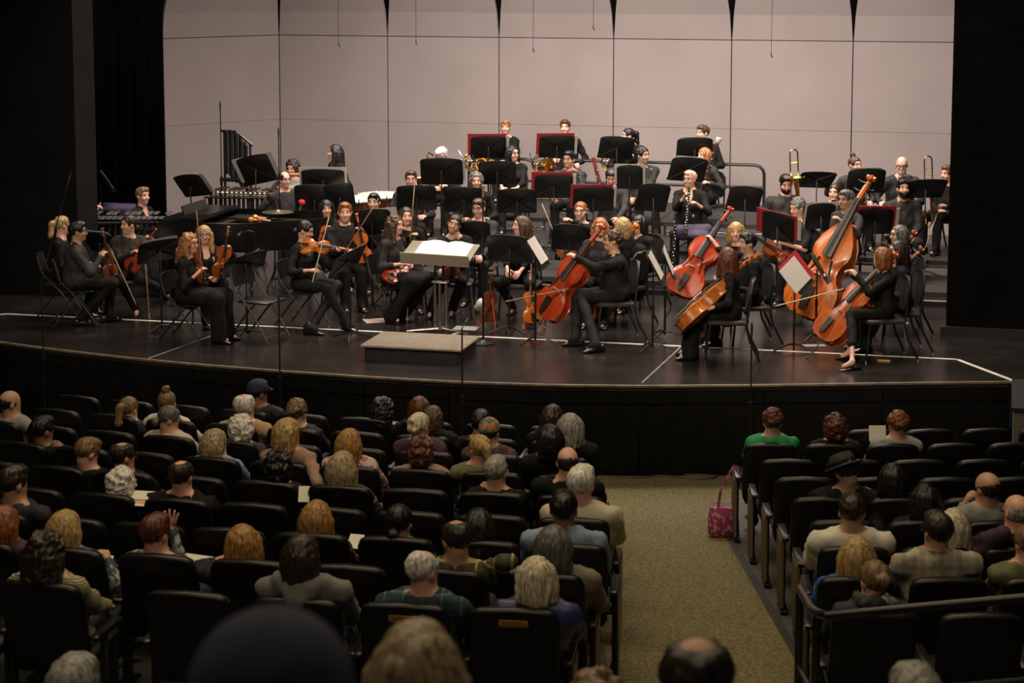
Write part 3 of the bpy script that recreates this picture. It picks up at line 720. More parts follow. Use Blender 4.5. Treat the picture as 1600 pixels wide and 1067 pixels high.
# ------------------------------------------------------------------ audience seats
seatm = mat('black_seat_vinyl', (.0035, .0034, .0033), .4, var=.25, scale=20, bump=.08, spec=.42); armm = mat('black_seat_plastic', (.012, .012, .012), .35, var=.2, scale=20)
panm = mat('tan_end_panel', (.12, .09, .048), .6, var=.12, scale=6)
def seat_parts(root, width, end=None):
    b = MB(); prof = []
    w = width/2; H0, H1 = .33, .897
    # rounded shell: outline in x-z swept through depth with soft rims; y=0 is the rear of the top rim, +y faces the stage
    out = [(-w+.035, H0), (w-.035, H0), (w-.008, H0+.06), (w, H0+.25), (w-.002, H1-.07), (w-.02, H1-.025), (w-.06, H1-.006), (0, H1+.004), (-w+.06, H1-.006), (-w+.02, H1-.025), (-w+.002, H1-.07), (-w, H0+.25), (-w+.008, H0+.06)]
    def lay(ins, y): return [((x*(1-ins/w)), y+.16*(H1-z)/(H1-H0)*.9, z-(ins if z > .6 else -ins)) for x, z in out]
    b.rings([lay(.022, -.034), lay(.008, -.028), lay(0, -.012), lay(0, .018), lay(.008, .036), lay(.024, .044)]); bk = b.build('backrest', seatm, root)
    b = MB(); pts = [(-w+.06, H0+.07), (w-.06, H0+.07), (w-.05, H1-.16), (w-.08, H1-.12), (-w+.08, H1-.12), (-w+.05, H1-.16)]
    b.rings([[(x, -.0325+.16*(H1-z)/(H1-H0)*.9+o, z) for x, z in pts] for o in (-.006, .003)]); b.build('back_panel', mat('black_back_panel', (.003, .003, .0029), .5, var=.2, scale=20), bk)
    b = MB(); b.box((0, .36, .41), (width-.03, .42, .1), .035, R=Matrix.Rotation(math.radians(5), 3, 'X')); b.build('seat_pan', seatm, root)
    for s, on in ((-1, True), (1, end in ('right', 'dark', 'arm'))):
        x = s*(width/2+.032)
        b = MB(); b.box((x, .26, .56), (.052, .36, .035), .014); b.build('armrest', armm, root)
        b = MB(); b.box((x, .22, .27), (.028, .06, .54), .006); b.box((x, .22, .012), (.06, .24, .024), .006); b.build('standard', armm, root)
    if end and end != 'arm':
        s = -1 if end == 'left' else 1; b = MB(); x = s*(width/2+.052)
        b.prism([(.09, .05), (.33, .05), (.42, .2), (.43, .54), (.1, .54)], -.011, .011, .003, Matrix.Translation((x, 0, 0)) @ Matrix(((0, 0, 1, 0), (1, 0, 0, 0), (0, 1, 0, 0), (0, 0, 0, 1)))); b.build('end_panel', armm if end == 'dark' else panm, root)
def seat_matrix(s, r):
    p = pol(s, r); a = s/r; f = Vector((-math.sin(a), math.cos(a), 0))           # the seat looks towards the bowl's centre
    return axes(p, (0, 0, 1), f)
PROTO = {}
def seat(s, r, label, width=.49, end=None, group=None):
    k = (round(width, 3), end); M = seat_matrix(s, r)
    if k not in PROTO:
        t = thing('auditorium_seat', label, 'seat', M, group); seat_parts(t, width, end); PROTO[k] = t; return t
    return dup(PROTO[k], M, label, group)
LROW = {0: (-2.43, .59), 1: (-2.43, .585), 2: (-2.431, .557), 3: (-2.407, .563), 4: (-2.399, .561), 5: (-2.403, .553), 6: (-2.462, .546), 7: (-2.638, .58), 8: (-2.802, .593)}
LN = {0: 9, 1: 9, 2: 10, 3: 10, 4: 9, 5: 9, 6: 8, 7: 7, 8: 4}
RROW = {0: (-.06, .52, 4), 1: (-1.088, .52, 6), 2: (-1.058, .525, 6), 3: (-1.059, .54, 6), 4: (-1.057, .535, 5), 5: (-1.073, .516, 5), 6: (-1.152, .51, 5), 7: (-1.292, .53, 4), 8: (-1.355, .567, 3)}
SEATS = {}
RR = {'L': lambda k: 19.15+.9*k, 'R': lambda k: 19.03+.9*k}
for k in range(9):
    r = RR['L'](k); s0, p = LROW[k]
    for i in range(LN[k]):
        s = s0-p*i-.245
        if k == 8 and i == 3: s -= .02
        SEATS['L', k, i] = (s, r, .49, 'dark' if i == 0 else None)
    if k == 8: SEATS['L', 8, 4] = (-5.464-.245, r, .49, 'arm'); SEATS['L', 8, 5] = (-6.06-.245, r, .49, None)
    r = RR['R'](k); s0, p, n_ = RROW[k]
    for i in range(n_): SEATS['R', k, i] = (s0+p*i+.225, r, .45, 'left' if i == 0 else None)
OCC = {}
# ------------------------------------------------------------------ risers with steel legs, back rails
risem = mat('grey_black_riser_top', (.016, .015, .014), .6, var=.2, scale=5); steelm = mat('brushed_steel', (.42, .4, .37), .35, 1.0, var=.15, scale=20)
railm = mat('black_rail_tube', (.012, .014, .013), .35, var=.2)
RIS = [(.18, 4.7, 6.05, -2.1, 5.9), (.36, 6.05, 7.5, -2.1, 5.9), (.54, 7.5, 9.62, -1.9, 2.75)]
for z, v0, v1, u0, u1 in RIS:
    root = thing('riser_platform', {.18: 'lowest black choir riser platform on short steel legs', .36: 'middle black choir riser platform behind the woodwinds', .54: 'highest black riser platform under the back rail'}[z], 'riser')
    n_ = max(2, round((u1-u0)/1.85)); wd = (u1-u0)/n_
    for i in range(n_):
        a, b = u0+wd*i+.006, u0+wd*(i+1)-.006
        hbox('riser_deck', a, b, v0, v1-.006, z-.06, z, risem, root)
        for uu in (a+.08, b-.08):
            for vv in (v0+.06, v1-.1):
                mb = MB(); mb.tube([hall(uu, vv, 0), hall(uu, vv, z-.06)], .02, 8); mb.build('leg', steelm, root)
        mb = MB(); mb.tube([hall(a+.08, v0+.06, z*.35), hall(b-.08, v0+.06, z*.35)], .016, 6); mb.build('brace', steelm, root)
        if z > .3:
            mb = MB(); mb.tube([hall(a+.08, v0+.06, z*.75), hall(b-.08, v0+.06, z*.75)], .016, 6); mb.build('brace', steelm, root)
def riser_rail(ua, ub, zt, zm, v, label):
    t = thing('riser_rail', label, 'rail'); c = .14; mb = MB()
    P = [hall(ua, v, .54), hall(ua, v, zt-c)]+[hall(ua+c-c*math.cos(a), v, zt-c+c*math.sin(a)) for a in (PI/6, PI/3)]+[hall(ua+c, v, zt), hall(ub-c, v, zt)]+[hall(ub-c+c*math.sin(a), v, zt-c+c*math.cos(a)) for a in (PI/6, PI/3)]+[hall(ub, v, zt-c), hall(ub, v, .54)]
    mb.tube(P, .024, 8); mb.build('top_rail', railm, t)
    mb = MB(); mb.tube([hall(ua, v, zm), hall(ub, v, zm)], .02, 8); mb.build('mid_rail', railm, t)
def u_at(px, v):
    d = ray(px, 280); t = (np.dot(OO+E2*v, E2))/np.dot(d[:2], E2); return float(np.dot(d[:2]*t-OO, E1))
for a, b, lb in ((733, 836, 'black tube rail behind the smiling horn player'), (846, 949, 'black tube rail behind the man leaning on his stand'), (962, 1194, 'long black tube rail behind the bassoonist')):
    riser_rail(u_at(a, 9.58), u_at(b, 9.58), 1.14, .81, 9.58, lb)
# ------------------------------------------------------------------ chairs and stands
blkmet = mat('black_satin_metal', (.008, .008, .008), .38, var=.2, scale=15); chairm = mat('black_chair_cushion', (.007, .0065, .006), .6, var=.25, scale=14, bump=.15)
brownpad = mat('brown_black_seat_pad', (.03, .022, .016), .6, var=.25, scale=14)
def stack_chair_parts(t):
    b = MB(); b.box((0, .03, .445), (.45, .45, .05), .022); b.build('seat', brownpad, t)
    b = MB(); R = []
    for z, w, y in ((.56, .16, -.2), (.6, .2, -.205), (.75, .215, -.225), (.86, .19, -.25), (.92, .13, -.262), (.935, .07, -.265)):
        R.append([(-w, y, z), (-w*.5, y-.025, z), (w*.5, y-.025, z), (w, y, z), (w, y+.025, z), (w*.5, y+.008, z), (-w*.5, y+.008, z), (-w, y+.025, z)])
    b.rings(R); b.build('backrest', chairm, t)
    for s in (-1, 1):
        b = MB(); b.tube([(s*.2, .22, .42), (s*.21, .235, .35), (s*.235, .27, .012)], .013, 7); b.build('leg', blkmet, t)
        b = MB(); b.tube([(s*.17, -.235, .8), (s*.2, -.205, .56), (s*.21, -.18, .42), (s*.22, -.22, .25), (s*.24, -.34, .012)], .014, 7); l = b.build('leg', blkmet, t)
        for x, y in ((.235, .27), (.24, -.34)):
            b = MB(); b.lathe([(.012, 0), (.016, .004), (.014, .02)], 8, Matrix.Translation((s*x, y, 0))); b.build('foot_glide', steelm, t)
def folding_chair_parts(t):
    grm = mat('grey_steel_folding_frame', (.09, .088, .085), .35, .6, var=.2, scale=15)
    b = MB(); b.box((0, .02, .44), (.4, .38, .025), .01); b.build('seat', blkmet, t)
    b = MB(); R = []
    for z, w in ((.6, .19), (.62, .205), (.76, .205), (.8, .195), (.815, .16)):
        R.append([(-w, -.225-(z-.6)*.2, z), (0, -.25-(z-.6)*.2, z), (w, -.225-(z-.6)*.2, z), (w, -.21-(z-.6)*.2, z), (0, -.235-(z-.6)*.2, z), (-w, -.21-(z-.6)*.2, z)])
    b.rings(R); b.build('backrest', blkmet, t)
    for s in (-1, 1):
        b = MB(); b.tube([(s*.215, -.26, .8), (s*.215, -.2, .58), (s*.215, .02, .35), (s*.215, .24, .01)], .0115, 6); b.build('leg', grm, t)
        b = MB(); b.tube([(s*.19, .06, .43), (s*.19, -.08, .28), (s*.19, -.3, .01)], .0115, 6); b.build('leg', blkmet, t)
    b = MB(); b.tube([(-.19, .2, .06), (.19, .2, .06)], .008, 6); b.build('crossbar', grm, t)
    b = MB(); b.tube([(-.19, -.25, .09), (.19, -.25, .09)], .008, 6); b.build('crossbar', grm, t)
CH = {}
def chair(kind, M, label):
    nm, fn, g = {'stack': ('stacking_chair', stack_chair_parts, 'orchestra stacking chairs'), 'fold': ('folding_chair', folding_chair_parts, 'folding chairs on stage')}[kind]
    if kind in CH: return dup(CH[kind], M, label, g)
    t = thing(nm, label, 'chair', M, g); fn(t); CH[kind] = t; return t
deskm = mat('black_stand_desk', (.006, .0065, .0065), .42, var=.15, scale=10); paperm = mat('white_sheet_music', (.7, .67, .6), .8, kind='wave', scale=16, col2=(.45, .43, .39), lo=.06, hi=.12, var=.1)
redm = mat('red_folder_card', (.36, .02, .035), .5, var=.1, scale=8); plainp = mat('white_paper', (.72, .69, .62), .8, var=.03)
DESK = {}
def music_stand(p, H, label, floor=0.0, tilt=22, w=.5, h=.34, load=None, roll=0, kind='X', loadlabel=None):
    """p: centre of the desk; H: heading of the desk's reading side"""
    p = Vector(p); M = Matrix.Translation((p.x, p.y, floor)) @ Matrix.Rotation(math.radians(H)+PI, 4, 'Z')
    t = thing('music_stand', label, 'music stand', M, 'black music stands')
    dz = p.z-floor
    Md = Matrix.Translation((0, 0, dz)) @ Matrix.Rotation(math.radians(tilt), 4, 'X') @ Matrix.Rotation(math.radians(roll), 4, 'Y')
    k = (w, h, kind)
    if k not in DESK:
        b = MB(); a, c = w/2, h/2
        out = [(-a+.01, -c), (a-.01, -c), (a, -c+.01), (a, c-.035), (a-.03, c-.008), (a*.5, c+.008), (0, c+.014), (-a*.5, c+.008), (-a+.03, c-.008), (-a, c-.035), (-a, -c+.01)]
        b.prism(out, -.0025, .0025, .001, Matrix(((1, 0, 0, 0), (0, 0, -1, 0), (0, 1, 0, 0), (0, 0, 0, 1))))
        if kind == 'X':
            for s in (1, -1):
                for q in ((-1, -1), (1, 1), (-1, 1), (1, -1)):
                    b.tube([(0, -.008, 0), (q[0]*a*.9, -.002, q[1]*c*.85)], [.006, .003], 5)
        b.box((0, .03, -c), (w-.01, .065, .006), .002)
        DESK[k] = b.build('desk', deskm, t); o = DESK[k]
    else:
        o = DESK[k].copy(); COL.objects.link(o); o.parent = t
    o.matrix_local = Md
    b = MB(); b.tube([(0, -.03, dz*.0+.03), (0, -.03, dz*.55)], .0125, 8); b.build('pole', blkmet, t)
    b = MB(); b.tube([(0, -.03, dz*.5), (0, -.03, dz-.03), (0, -.012, dz)], .0085, 8); b.lathe([(.016, dz*.5-.02), (.016, dz*.55)], 8, Matrix.Translation((0, -.03, 0))); b.build('inner_tube', blkmet, t)
    for i in range(3):
        a = 2*PI*i/3+PI/2; b = MB(); b.tube([(0, -.03, .07), (.08*math.cos(a), -.03+.08*math.sin(a), .065), (.18*math.cos(a), -.03+.18*math.sin(a), .03), (.25*math.cos(a), -.03+.25*math.sin(a), .008)], [.012, .012, .01, .007], 6); b.build('leg', blkmet, t)
    MW = M @ Md
    if load:
        if load == 'red':
            q = thing('music_folder', loadlabel, 'folder', MW @ Matrix.Translation((0, .008, .035)), 'red music folders')
            b = MB(); b.prism([(-a_, -.165) for a_ in ()] or [(-.29, -.165), (.245, -.165), (.245, .175), (-.29, .175)], 0, .004, .0005, Matrix(((1, 0, 0, 0), (0, 0, -1, 0), (0, 1, 0, 0), (0, 0, 0, 1)))); b.build('cover', redm, q)
            b = MB(); b.box((.06, .006, -.01), (.46, .006, .3), .001); b.build('sheet', paperm, q)
        else:
            ww, hh, ox, oz, rz = {'white': (.46, .31, 0, .02, 0), 'side': (.32, .31, .15, .015, 0), 'top': (.4, .3, 0, .035, 0), 'sideL': (.32, .31, -.15, .015, 0), 'wide': (.66, .36, 0, .03, 0)}[load]
            q = thing('sheet_music', loadlabel, 'sheet music', MW @ Matrix.Translation((ox, .012, oz)), 'sheet music on stands')
            b = MB()
            for s in (-1, 1): b.rings([[(s*(.002+(ww/2)*t_), .003+.012*math.sin(PI*t_)*.6, z) for z in (-hh/2, hh/2)]+[(s*(.002+(ww/2)*t_), .005+.012*math.sin(PI*t_)*.6, z) for z in (hh/2, -hh/2)] for t_ in (0, .15, .4, .7, 1)])
            b.build('page', paperm, q)
    return t, MW
# ------------------------------------------------------------------ string instruments
def wood(name, c, c2): return mat(name, c, .25, col2=c2, scale=5, stretch=(8, 2, .8), coat=.25, spec=.4)
WOODS = {'red': wood('red_brown_varnish', (.24, .022, .006), (.36, .045, .01)), 'orange': wood('orange_varnish', (.42, .09, .01), (.6, .15, .018)), 'amber': wood('amber_varnish', (.33, .09, .012), (.46, .15, .025)),
         'brown': wood('brown_varnish', (.14, .028, .007), (.22, .05, .012)), 'dark': wood('dark_brown_varnish', (.09, .02, .01), (.18, .05, .02)), 'rust': wood('rust_varnish', (.28, .05, .008), (.4, .09, .015)), 'bass': wood('bass_varnish', (.3, .062, .009), (.48, .12, .02))}
ebon = mat('ebony', (.012, .01, .009), .35, var=.2, scale=20); bonem = mat('pale_maple', (.5, .36, .2), .5, var=.15, scale=15); stringm = mat('steel_string', (.4, .38, .35), .3, .9, var=.05)
VO = [(0, 0), (.05, .003), (.085, .022), (.102, .06), (.1, .1), (.085, .135), (.068, .152), (.06, .16), (.054, .18), (.054, .2), (.06, .22), (.074, .235), (.08, .245), (.084, .275), (.078, .315), (.058, .342), (.028, .353), (.012, .355)]
BO = [(0, 0), (.05, .003), (.088, .025), (.106, .065), (.103, .105), (.088, .14), (.07, .16), (.061, .18), (.059, .2), (.064, .222), (.076, .245), (.078, .27), (.066, .31), (.045, .345), (.026, .375), (.014, .39)]
def fiddle(kind, wd, label, M, group=None):
    """violin family: z runs from the bottom block to the scroll, the belly looks along +y"""
    sc, rib, nm, cat = {'violin': (1, .034, 'violin', 'violin'), 'viola': (1.15, .04, 'viola', 'viola'), 'cello': (2.12, .118, 'cello', 'cello'), 'bass': (3.05, .19, 'double_bass', 'double bass')}[kind]
    t = thing(nm, label, cat, M, group); W = WOODS[wd]; O = BO if kind == 'bass' else VO
    O = [(x*sc, z*sc) for x, z in O]; full = O+[(-x, z) for x, z in reversed(O[1:])]; BL = O[-1][1]
    cz = BL*.48
    def ring(k, y): return [(x*k, y, cz+(z-cz)*k) for x, z in full]
    arch = .016*sc
    b = MB(); b.rings([ring(.05, -rib-arch), ring(.5, -rib-arch*.85), ring(.85, -rib-arch*.2), ring(1.0, -rib-.002*sc), ring(1.03, -rib), ring(1.03, -rib+.004*sc), ring(.985, -rib+.006*sc), ring(.985, -.006*sc), ring(1.03, -.004*sc), ring(1.03, 0), ring(.97, .001*sc), ring(.82, arch*.35), ring(.5, arch*.9), ring(.05, arch)])
    body = b.build('instrument_body', W, t)
    for s in (-1, 1):
        b = MB(); b.tube([(s*.028*sc, arch*.98+.002*sc, .225*sc), (s*.031*sc, arch*.92+.002*sc, .205*sc), (s*.038*sc, arch*.82+.002*sc, .18*sc), (s*.046*sc, arch*.72+.002*sc, .155*sc), (s*.05*sc, arch*.7+.002*sc, .14*sc)], [.0045*sc, .0035*sc, .0035*sc, .0035*sc, .0045*sc], 5); b.build('f_hole', ebon, body)
    NL = {'violin': .585, 'viola': .585, 'cello': .565, 'bass': .585}[kind]*sc
    y0 = .012*sc; back = .018*sc
    b = MB(); b.tube([(0, -.012*sc, BL-.01*sc), (0, -.004*sc, BL+.03*sc), (0, -.004*sc, NL-.1*sc)], [.015*sc, .0125*sc, .011*sc], 8)
    b.tube([(0, -.004*sc, NL-.1*sc), (0, -.012*sc, NL-.05*sc), (0, -.02*sc, NL-.02*sc)], [.0125*sc, .012*sc, .01*sc], 8)
    th = [(0, -.02*sc+.016*sc*math.sin(a)*(1-a/9)-.004*sc, NL-.02*sc+.02*sc*(1-math.cos(a))*.5*(1-a/12)+.006*sc) for a in [i*.6 for i in range(10)]]
    b.tube(th, [.011*sc]*4+[.01*sc]*3+[.008*sc]*3, 7); b.tube([(-.019*sc, -.02*sc, NL-.004*sc), (.019*sc, -.02*sc, NL-.004*sc)], [.011*sc, .011*sc], 9)
    b.build('neck', W, t)
    b = MB(); fz = .235*sc if kind != 'cello' else .22*sc
    b.rings([[(-w_, y, z), (-w_*.5, y+.004*sc, z), (w_*.5, y+.004*sc, z), (w_, y, z), (w_, y-.006*sc, z), (-w_, y-.006*sc, z)] for z, w_, y in ((fz, .021*sc, .03*sc), (NL-.1*sc, .012*sc, .011*sc))]); b.build('fingerboard', ebon, t)
    b = MB(); b.rings([[(-w_, y, z), (w_, y, z), (w_, y-.005*sc, z), (-w_, y-.005*sc, z)] for z, w_, y in ((.01*sc, .008*sc, .022*sc), (.04*sc, .016*sc, .026*sc), (.11*sc, .021*sc, .028*sc))]); b.build('tailpiece', ebon, t)
    b = MB(); b.rings([[(-.02*sc, arch*.7, z), (.02*sc, arch*.7, z), (.014*sc, .033*sc, z), (-.014*sc, .033*sc, z)] for z in (.158*sc, .163*sc)]); b.build('bridge', bonem, t)
    for i in range(4):
        s = (-1, 1)[i % 2]; z = NL-(.085-.018*i)*sc; b = MB(); b.tube([(-s*.014*sc, -.008*sc, z), (s*.032*sc, -.008*sc, z)], .0028*sc, 5); b.ball((s*.036*sc, -.008*sc, z), (.004*sc, .006*sc, .007*sc), 7, 4); b.build('peg', ebon, t)
    if kind in ('cello', 'bass'):
        for i in range(4):
            x = (i-1.5)*.0075*sc; b = MB(); b.tube([(x, .027*sc, .1*sc), (x, .034*sc, .16*sc), (x*.6, .016*sc, NL-.1*sc)], .0012, 4); b.build('string', stringm, t)
        b = MB(); b.tube([(0, -rib*.5, .01), (0, -rib*.5, -.3)], .006, 6); b.build('endpin', blkmet, t)
    else:
        b = MB(); b.ball((-.045*sc, .022*sc, .025*sc), (.034*sc, .008*sc, .024*sc), 10, 5); b.build('chin_rest', ebon, t)
    return t
def bow(p0, p1, label, big=False, pale=False):
    """p0: frog end, p1: tip"""
    p0, p1 = Vector(p0), Vector(p1); L = .74 if not big else .7; d = (p1-p0).normalized(); M = axes(p0, d, Vector((0, -1, .2)))
    t = thing('bow', label, 'bow', M, 'bows of the string players'); k = 1.6 if big else 1.25
    b = MB(); b.tube([(0, .012, -.02), (0, .014, .1), (0, .006, L*.6), (0, .014, L*.97), (0, .003, L)], [.0042*k, .0042*k, .0036*k, .003*k, .004*k], 6); b.build('stick', mat('pale_bow_stick', (.6, .48, .32), .35, var=.1) if pale else mat('bow_stick_wood', (.25, .1, .035), .3, var=.2), t)
    b = MB(); b.box((0, -.006, L*.53), (.009*k, .003*k, L*.9), .0005); b.build('bow_hair', mat('bow_hair_white', (.75, .68, .55), .5, var=.05), t)
    b = MB(); b.box((0, .002, .04), (.011*k, .022, .05), .003); b.build('frog', ebon, t)
    return t
# ------------------------------------------------------------------ winds
silver = mat('silver_plate', (.72, .7, .66), .18, 1.0, var=.08, scale=30); brass = mat('lacquered_brass', (.78, .5, .16), .2, 1.0, var=.1, scale=20); grenad = mat('grenadilla_wood', (.014, .011, .01), .3, var=.2); maplered = mat('red_maple_bassoon', (.16, .03, .015), .25, var=.25, scale=8, coat=.5)
def keyed_pipe(nm, cat, label, p0, p1, r, L, bodym, keys=14, bell=None, top=None):
    p0, p1 = Vector(p0), Vector(p1); M = axes(p1-(p1-p0).normalized()*L, p1-p0, Vector((0, -1, .1))); t = thing(nm, label, cat, M)
    prof = [(r*.9, 0), (r, .01)]+[(r*(1.0 if i % 2 else 1.06), L*(.03+.94*i/12)) for i in range(13)]+[(r*.85, L)]
    if bell: prof = [(bell, 0), (bell*.8, .02), (r*1.2, .07)]+prof[3:]
    b = MB(); b.lathe(prof, 10); b.build('tube', bodym, t)
    for i in range(keys):
        z = L*(.12+.8*i/keys); b = MB(); a = (-.5, .1, .6)[i % 3]; b.lathe([(.0, .0), (.009, 0), (.009, .004), (.002, .006)], 8, Matrix.Translation((r*math.sin(a), r*math.cos(a)+.002, z)) @ Matrix.Rotation(-PI/2, 4, 'X') @ Matrix.Rotation(0, 4, 'Y')); b.build('key', silver, t)
    for s in (-1, 1):
        b = MB(); b.tube([(s*r*.9, r*.75, L*.12), (s*r*.9, r*.75, L*.9)], .0032, 5); b.build('key_rod', silver, t)
    if top: b = MB(); b.lathe(top, 12, Matrix.Translation((0, 0, L))); b.build('bell_ring' if nm == 'bassoon' else 'mouthpiece', silver if nm != 'bassoon' else mat('ivory_ring', (.7, .66, .55), .4, var=.05), t)
    return t
def horn(p, front, label):
    M = axes(p, (0, 0, 1), front); t = thing('french_horn', label, 'french horn', M)
    b = MB(); b.lathe([(.155, 0), (.15, .006), (.11, .03), (.07, .075), (.04, .14), (.022, .22)], 20, Matrix.Rotation(-PI/2, 4, 'X') @ Matrix.Rotation(PI, 4, 'Y') @ Matrix.Translation((0, 0, -.1)), cap=False); b.build('bell', brass, t)
    for i, (R_, x, z) in enumerate(((.14, .13, .04), (.115, .13, .04), (.09, .14, .02))):
        b = MB(); b.torus(R_, .011-.002*i, 22, 7, Matrix.Translation((x, -.02*i, z)) @ Matrix.Rotation(PI/2, 4, 'X')); b.build('coil_tube', brass, t)
    for i in range(4):
        b = MB(); b.lathe([(.019, 0), (.019, .05), (.012, .055)], 10, Matrix.Translation((.09+.042*i, .02, .05)) @ Matrix.Rotation(-PI/2, 4, 'X')); b.build('valve', silver, t)
    b = MB(); b.tube([(.25, 0, .08), (.3, -.03, .14), (.33, -.08, .2)], [.008, .006, .009], 7); b.build('leadpipe', silver, t)
    return t
def saxophone(M, label, m=None):
    m = m or brass; t = thing('saxophone', label, 'saxophone', M)
    b = MB(); b.tube([(0, 0, .5), (0, 0, .1), (.01, .0, .03), (.05, .02, -.01), (.09, .04, .03), (.1, .05, .12), (.105, .06, .24)], [.014, .03, .034, .036, .038, .045, .062], 12); b.build('body_tube', m, t)
    b = MB(); b.torus(.064, .005, 18, 6, Matrix.Translation((.1055, .061, .245))); b.build('bell_rim', m, t)
    b = MB(); b.tube([(0, 0, .5), (0, -.01, .55), (-.02, -.06, .585), (-.05, -.12, .56)], [.013, .012, .01, .009], 8); b.build('neck_tube', m, t)
    b = MB(); b.tube([(-.05, -.12, .56), (-.07, -.16, .535)], [.012, .009], 8); b.build('mouthpiece', ebon, t)
    for i in range(9):
        b = MB(); b.lathe([(.0, 0), (.016, 0), (.016, .006), (.0, .009)], 9, Matrix.Translation((.0, .026, .08+.045*i)) @ Matrix.Rotation(-PI/2, 4, 'X')); b.build('key', m, t)
    return t
def trombone(p0, p1, front, label):
    p0, p1 = Vector(p0), Vector(p1); M = axes(p0, p1-p0, front); t = thing('trombone', label, 'trombone', M)
    b = MB(); s = .05; L = .72
    b.tube([(-s, 0, -.05), (-s, 0, L-.05), (-s*.7, 0, L-.015), (0, 0, L), (s*.7, 0, L-.015), (s, 0, L-.05), (s, 0, -.05)], .0095, 8); b.build('slide', brass, t)
    for z in (.0, .55):
        b = MB(); b.tube([(-s, 0, z), (s, 0, z)], .006, 6); b.build('brace', brass, t)
    b = MB(); b.tube([(s, 0, -.05), (s, .02, -.16), (s-.03, .06, -.2), (s-.06, .1, -.14), (s-.06, .1, .2), (s-.06, .1, .3)], [.009, .01, .011, .012, .02, .04], 9); b.lathe([(.04, 0), (.06, .04), (.11, .07)], 16, Matrix.Translation((s-.06, .1, .3)), cap=False); b.build('bell', brass, t)
    return t
# ------------------------------------------------------------------ microphones on tall stands
def mic_stand(base, H, label, boom=None, plain=False, dark=True, head=(.02, .02, .02)):
    base = Vector(base); t = thing('microphone_stand', label, 'microphone stand', Matrix.Translation(base)); m = blkmet
    b = MB(); b.lathe([(.0, 0), (.13, 0), (.13, .012), (.03, .03), (.014, .05)], 16); b.build('base', m, t)
    b = MB(); b.tube([(0, 0, .04), (0, 0, H*.55)], .012, 8); b.lathe([(.018, H*.5), (.02, H*.52), (.018, H*.56)], 8); b.build('lower_tube', m, t)
    b = MB(); b.tube([(0, 0, H*.54), (0, 0, H)], .008, 8); b.build('upper_tube', m, t)
    tip = Vector((0, 0, H))
    if boom: b = MB(); e = Vector(boom)-base; b.tube([(0, 0, H), e], .006, 6); b.build('boom', m, t); tip = e
    d = Vector((0, .0, 1)) if not boom else (tip-Vector((0, 0, H))).normalized()
    b = MB(); b.tube([tip, tip+d*.05, tip+d*.1], [.011, .011, .013], 8); b.ball(tip+d*.115, .02 if not plain else .012, 8, 6); b.build('microphone', mat('microphone_%d' % (head[0]*1000), head, .4, .3, var=.1), t)
    return t
# ------------------------------------------------------------------ the orchestra
G = 'orchestra players in black'
DEP = {}
def mu(key, px, py, z, H, Y, who, label, tier=0.0, kind='stack', R=None, L=None, **k):
    z = tier*.9+(z-tier)*.925; tier *= .9
    Hw = at_z(px, py, z); DEP[key] = Hw.y
    f = lambda q: None if q is None else at_D(q[0], q[1], Hw.y+(q[2] if len(q) > 2 else -.1))
    if 'feet' in k: k['feet'] = tuple(None if q is None else at_z(q[0], q[1], tier+.04) for q in k['feet'])
    root, M, N, arms = person(label, Hw, tier, H, Y, R=f(R), L=f(L), group=G, **k)
    if kind: chair(kind, M, 'black %s chair under %s' % ({'stack': 'stacking', 'fold': 'folding'}[kind], who))
    return M
def P(key, x, y, d=0.0): return at_D(x, y, DEP[key]+d)
def fid(kind, wd, label, key, a, b, front, group=None):
    p, q = P(key, *a), P(key, *b); fr = hdir(front) if isinstance(front, (int, float)) else Vector(front)
    ln = {'violin': .585, 'viola': .67, 'cello': 1.2, 'bass': 1.785}[kind]; d = (q-p).normalized(); o = (p+q)/2-d*ln/2
    return fiddle(kind, wd, label, axes(o, d, fr), group)
def bw(label, key, a, b, **k): return bow(P(key, *a), P(key, *b), label, **k)
# first and second violins
mu('M1', 98, 352, 1.17, 95, 125, 'the violinist with a blond ponytail', 'woman with long blond ponytail seated at the dark wing in black', kind='fold', hair=('ponytail', 'blond'), sex='f', top='black', skin='pink', face=False, tuck=.1)
mu('M2', 122, 362, 1.17, 105, 100, 'the man in a dark grey shirt', 'dark-haired man in charcoal shirt turned away holding violin and bow', kind='fold', hair=('short', 'black'), top='charcoal', skin='olive', fat=.15, glasses=True, collar=True, R=(164, 398, -.05), L=(150, 415, .15), feet=((132, 503), (176, 497)))
fid('violin', 'dark', 'dark red violin upright on the charcoal-shirted man\'s knee', 'M2', (174, 432, .05), (161, 360, .05), 40)
bw('bow slanting down from the hand of the charcoal-shirted violinist', 'M2', (170, 384, -.1), (206, 462, -.15))
mu('M5', 201, 351, 1.17, 10, -50, 'the woman looking aside with red violin', 'dark-haired woman with hair flower looking aside over red violin on lap', hair=('lowbun', 'dark'), sex='f', skin='fair', top='charcoal', fat=.2, R=(211, 394, -.3), L=(237, 372, -.25), feet=((213, 490), (262, 462)), shoes='flat', legs='slim')
fid('violin', 'red', 'red violin across the lap of the woman looking aside', 'M5', (203, 418, -.28), (240, 362, -.28), (-.3, -.9, .25), 'orchestra violins')
bw('bow hanging straight down from the woman with the hair flower', 'M5', (226, 402, -.3), (232, 482, -.3))
mu('M6', 297, 380, 1.17, 75, 62, 'the long-haired violinist in front', 'woman with long wavy strawberry hair and glasses in front holding violin upright', kind='fold', hair=('curlylong', 'redblond'), sex='f', skin='pink', glasses=True, top='black', legs='gown', sleeve='34', R=(317, 423, -.15), L=(312, 420, .12))
fid('violin', 'brown', 'brown violin held edge-on by the strawberry-haired woman', 'M6', (316, 440, .0), (310, 360, .05), 75, 'orchestra violins')
bw('bow pointing up past the strawberry-haired woman\'s glasses', 'M6', (316, 432, -.2), (307, 334, -.2))
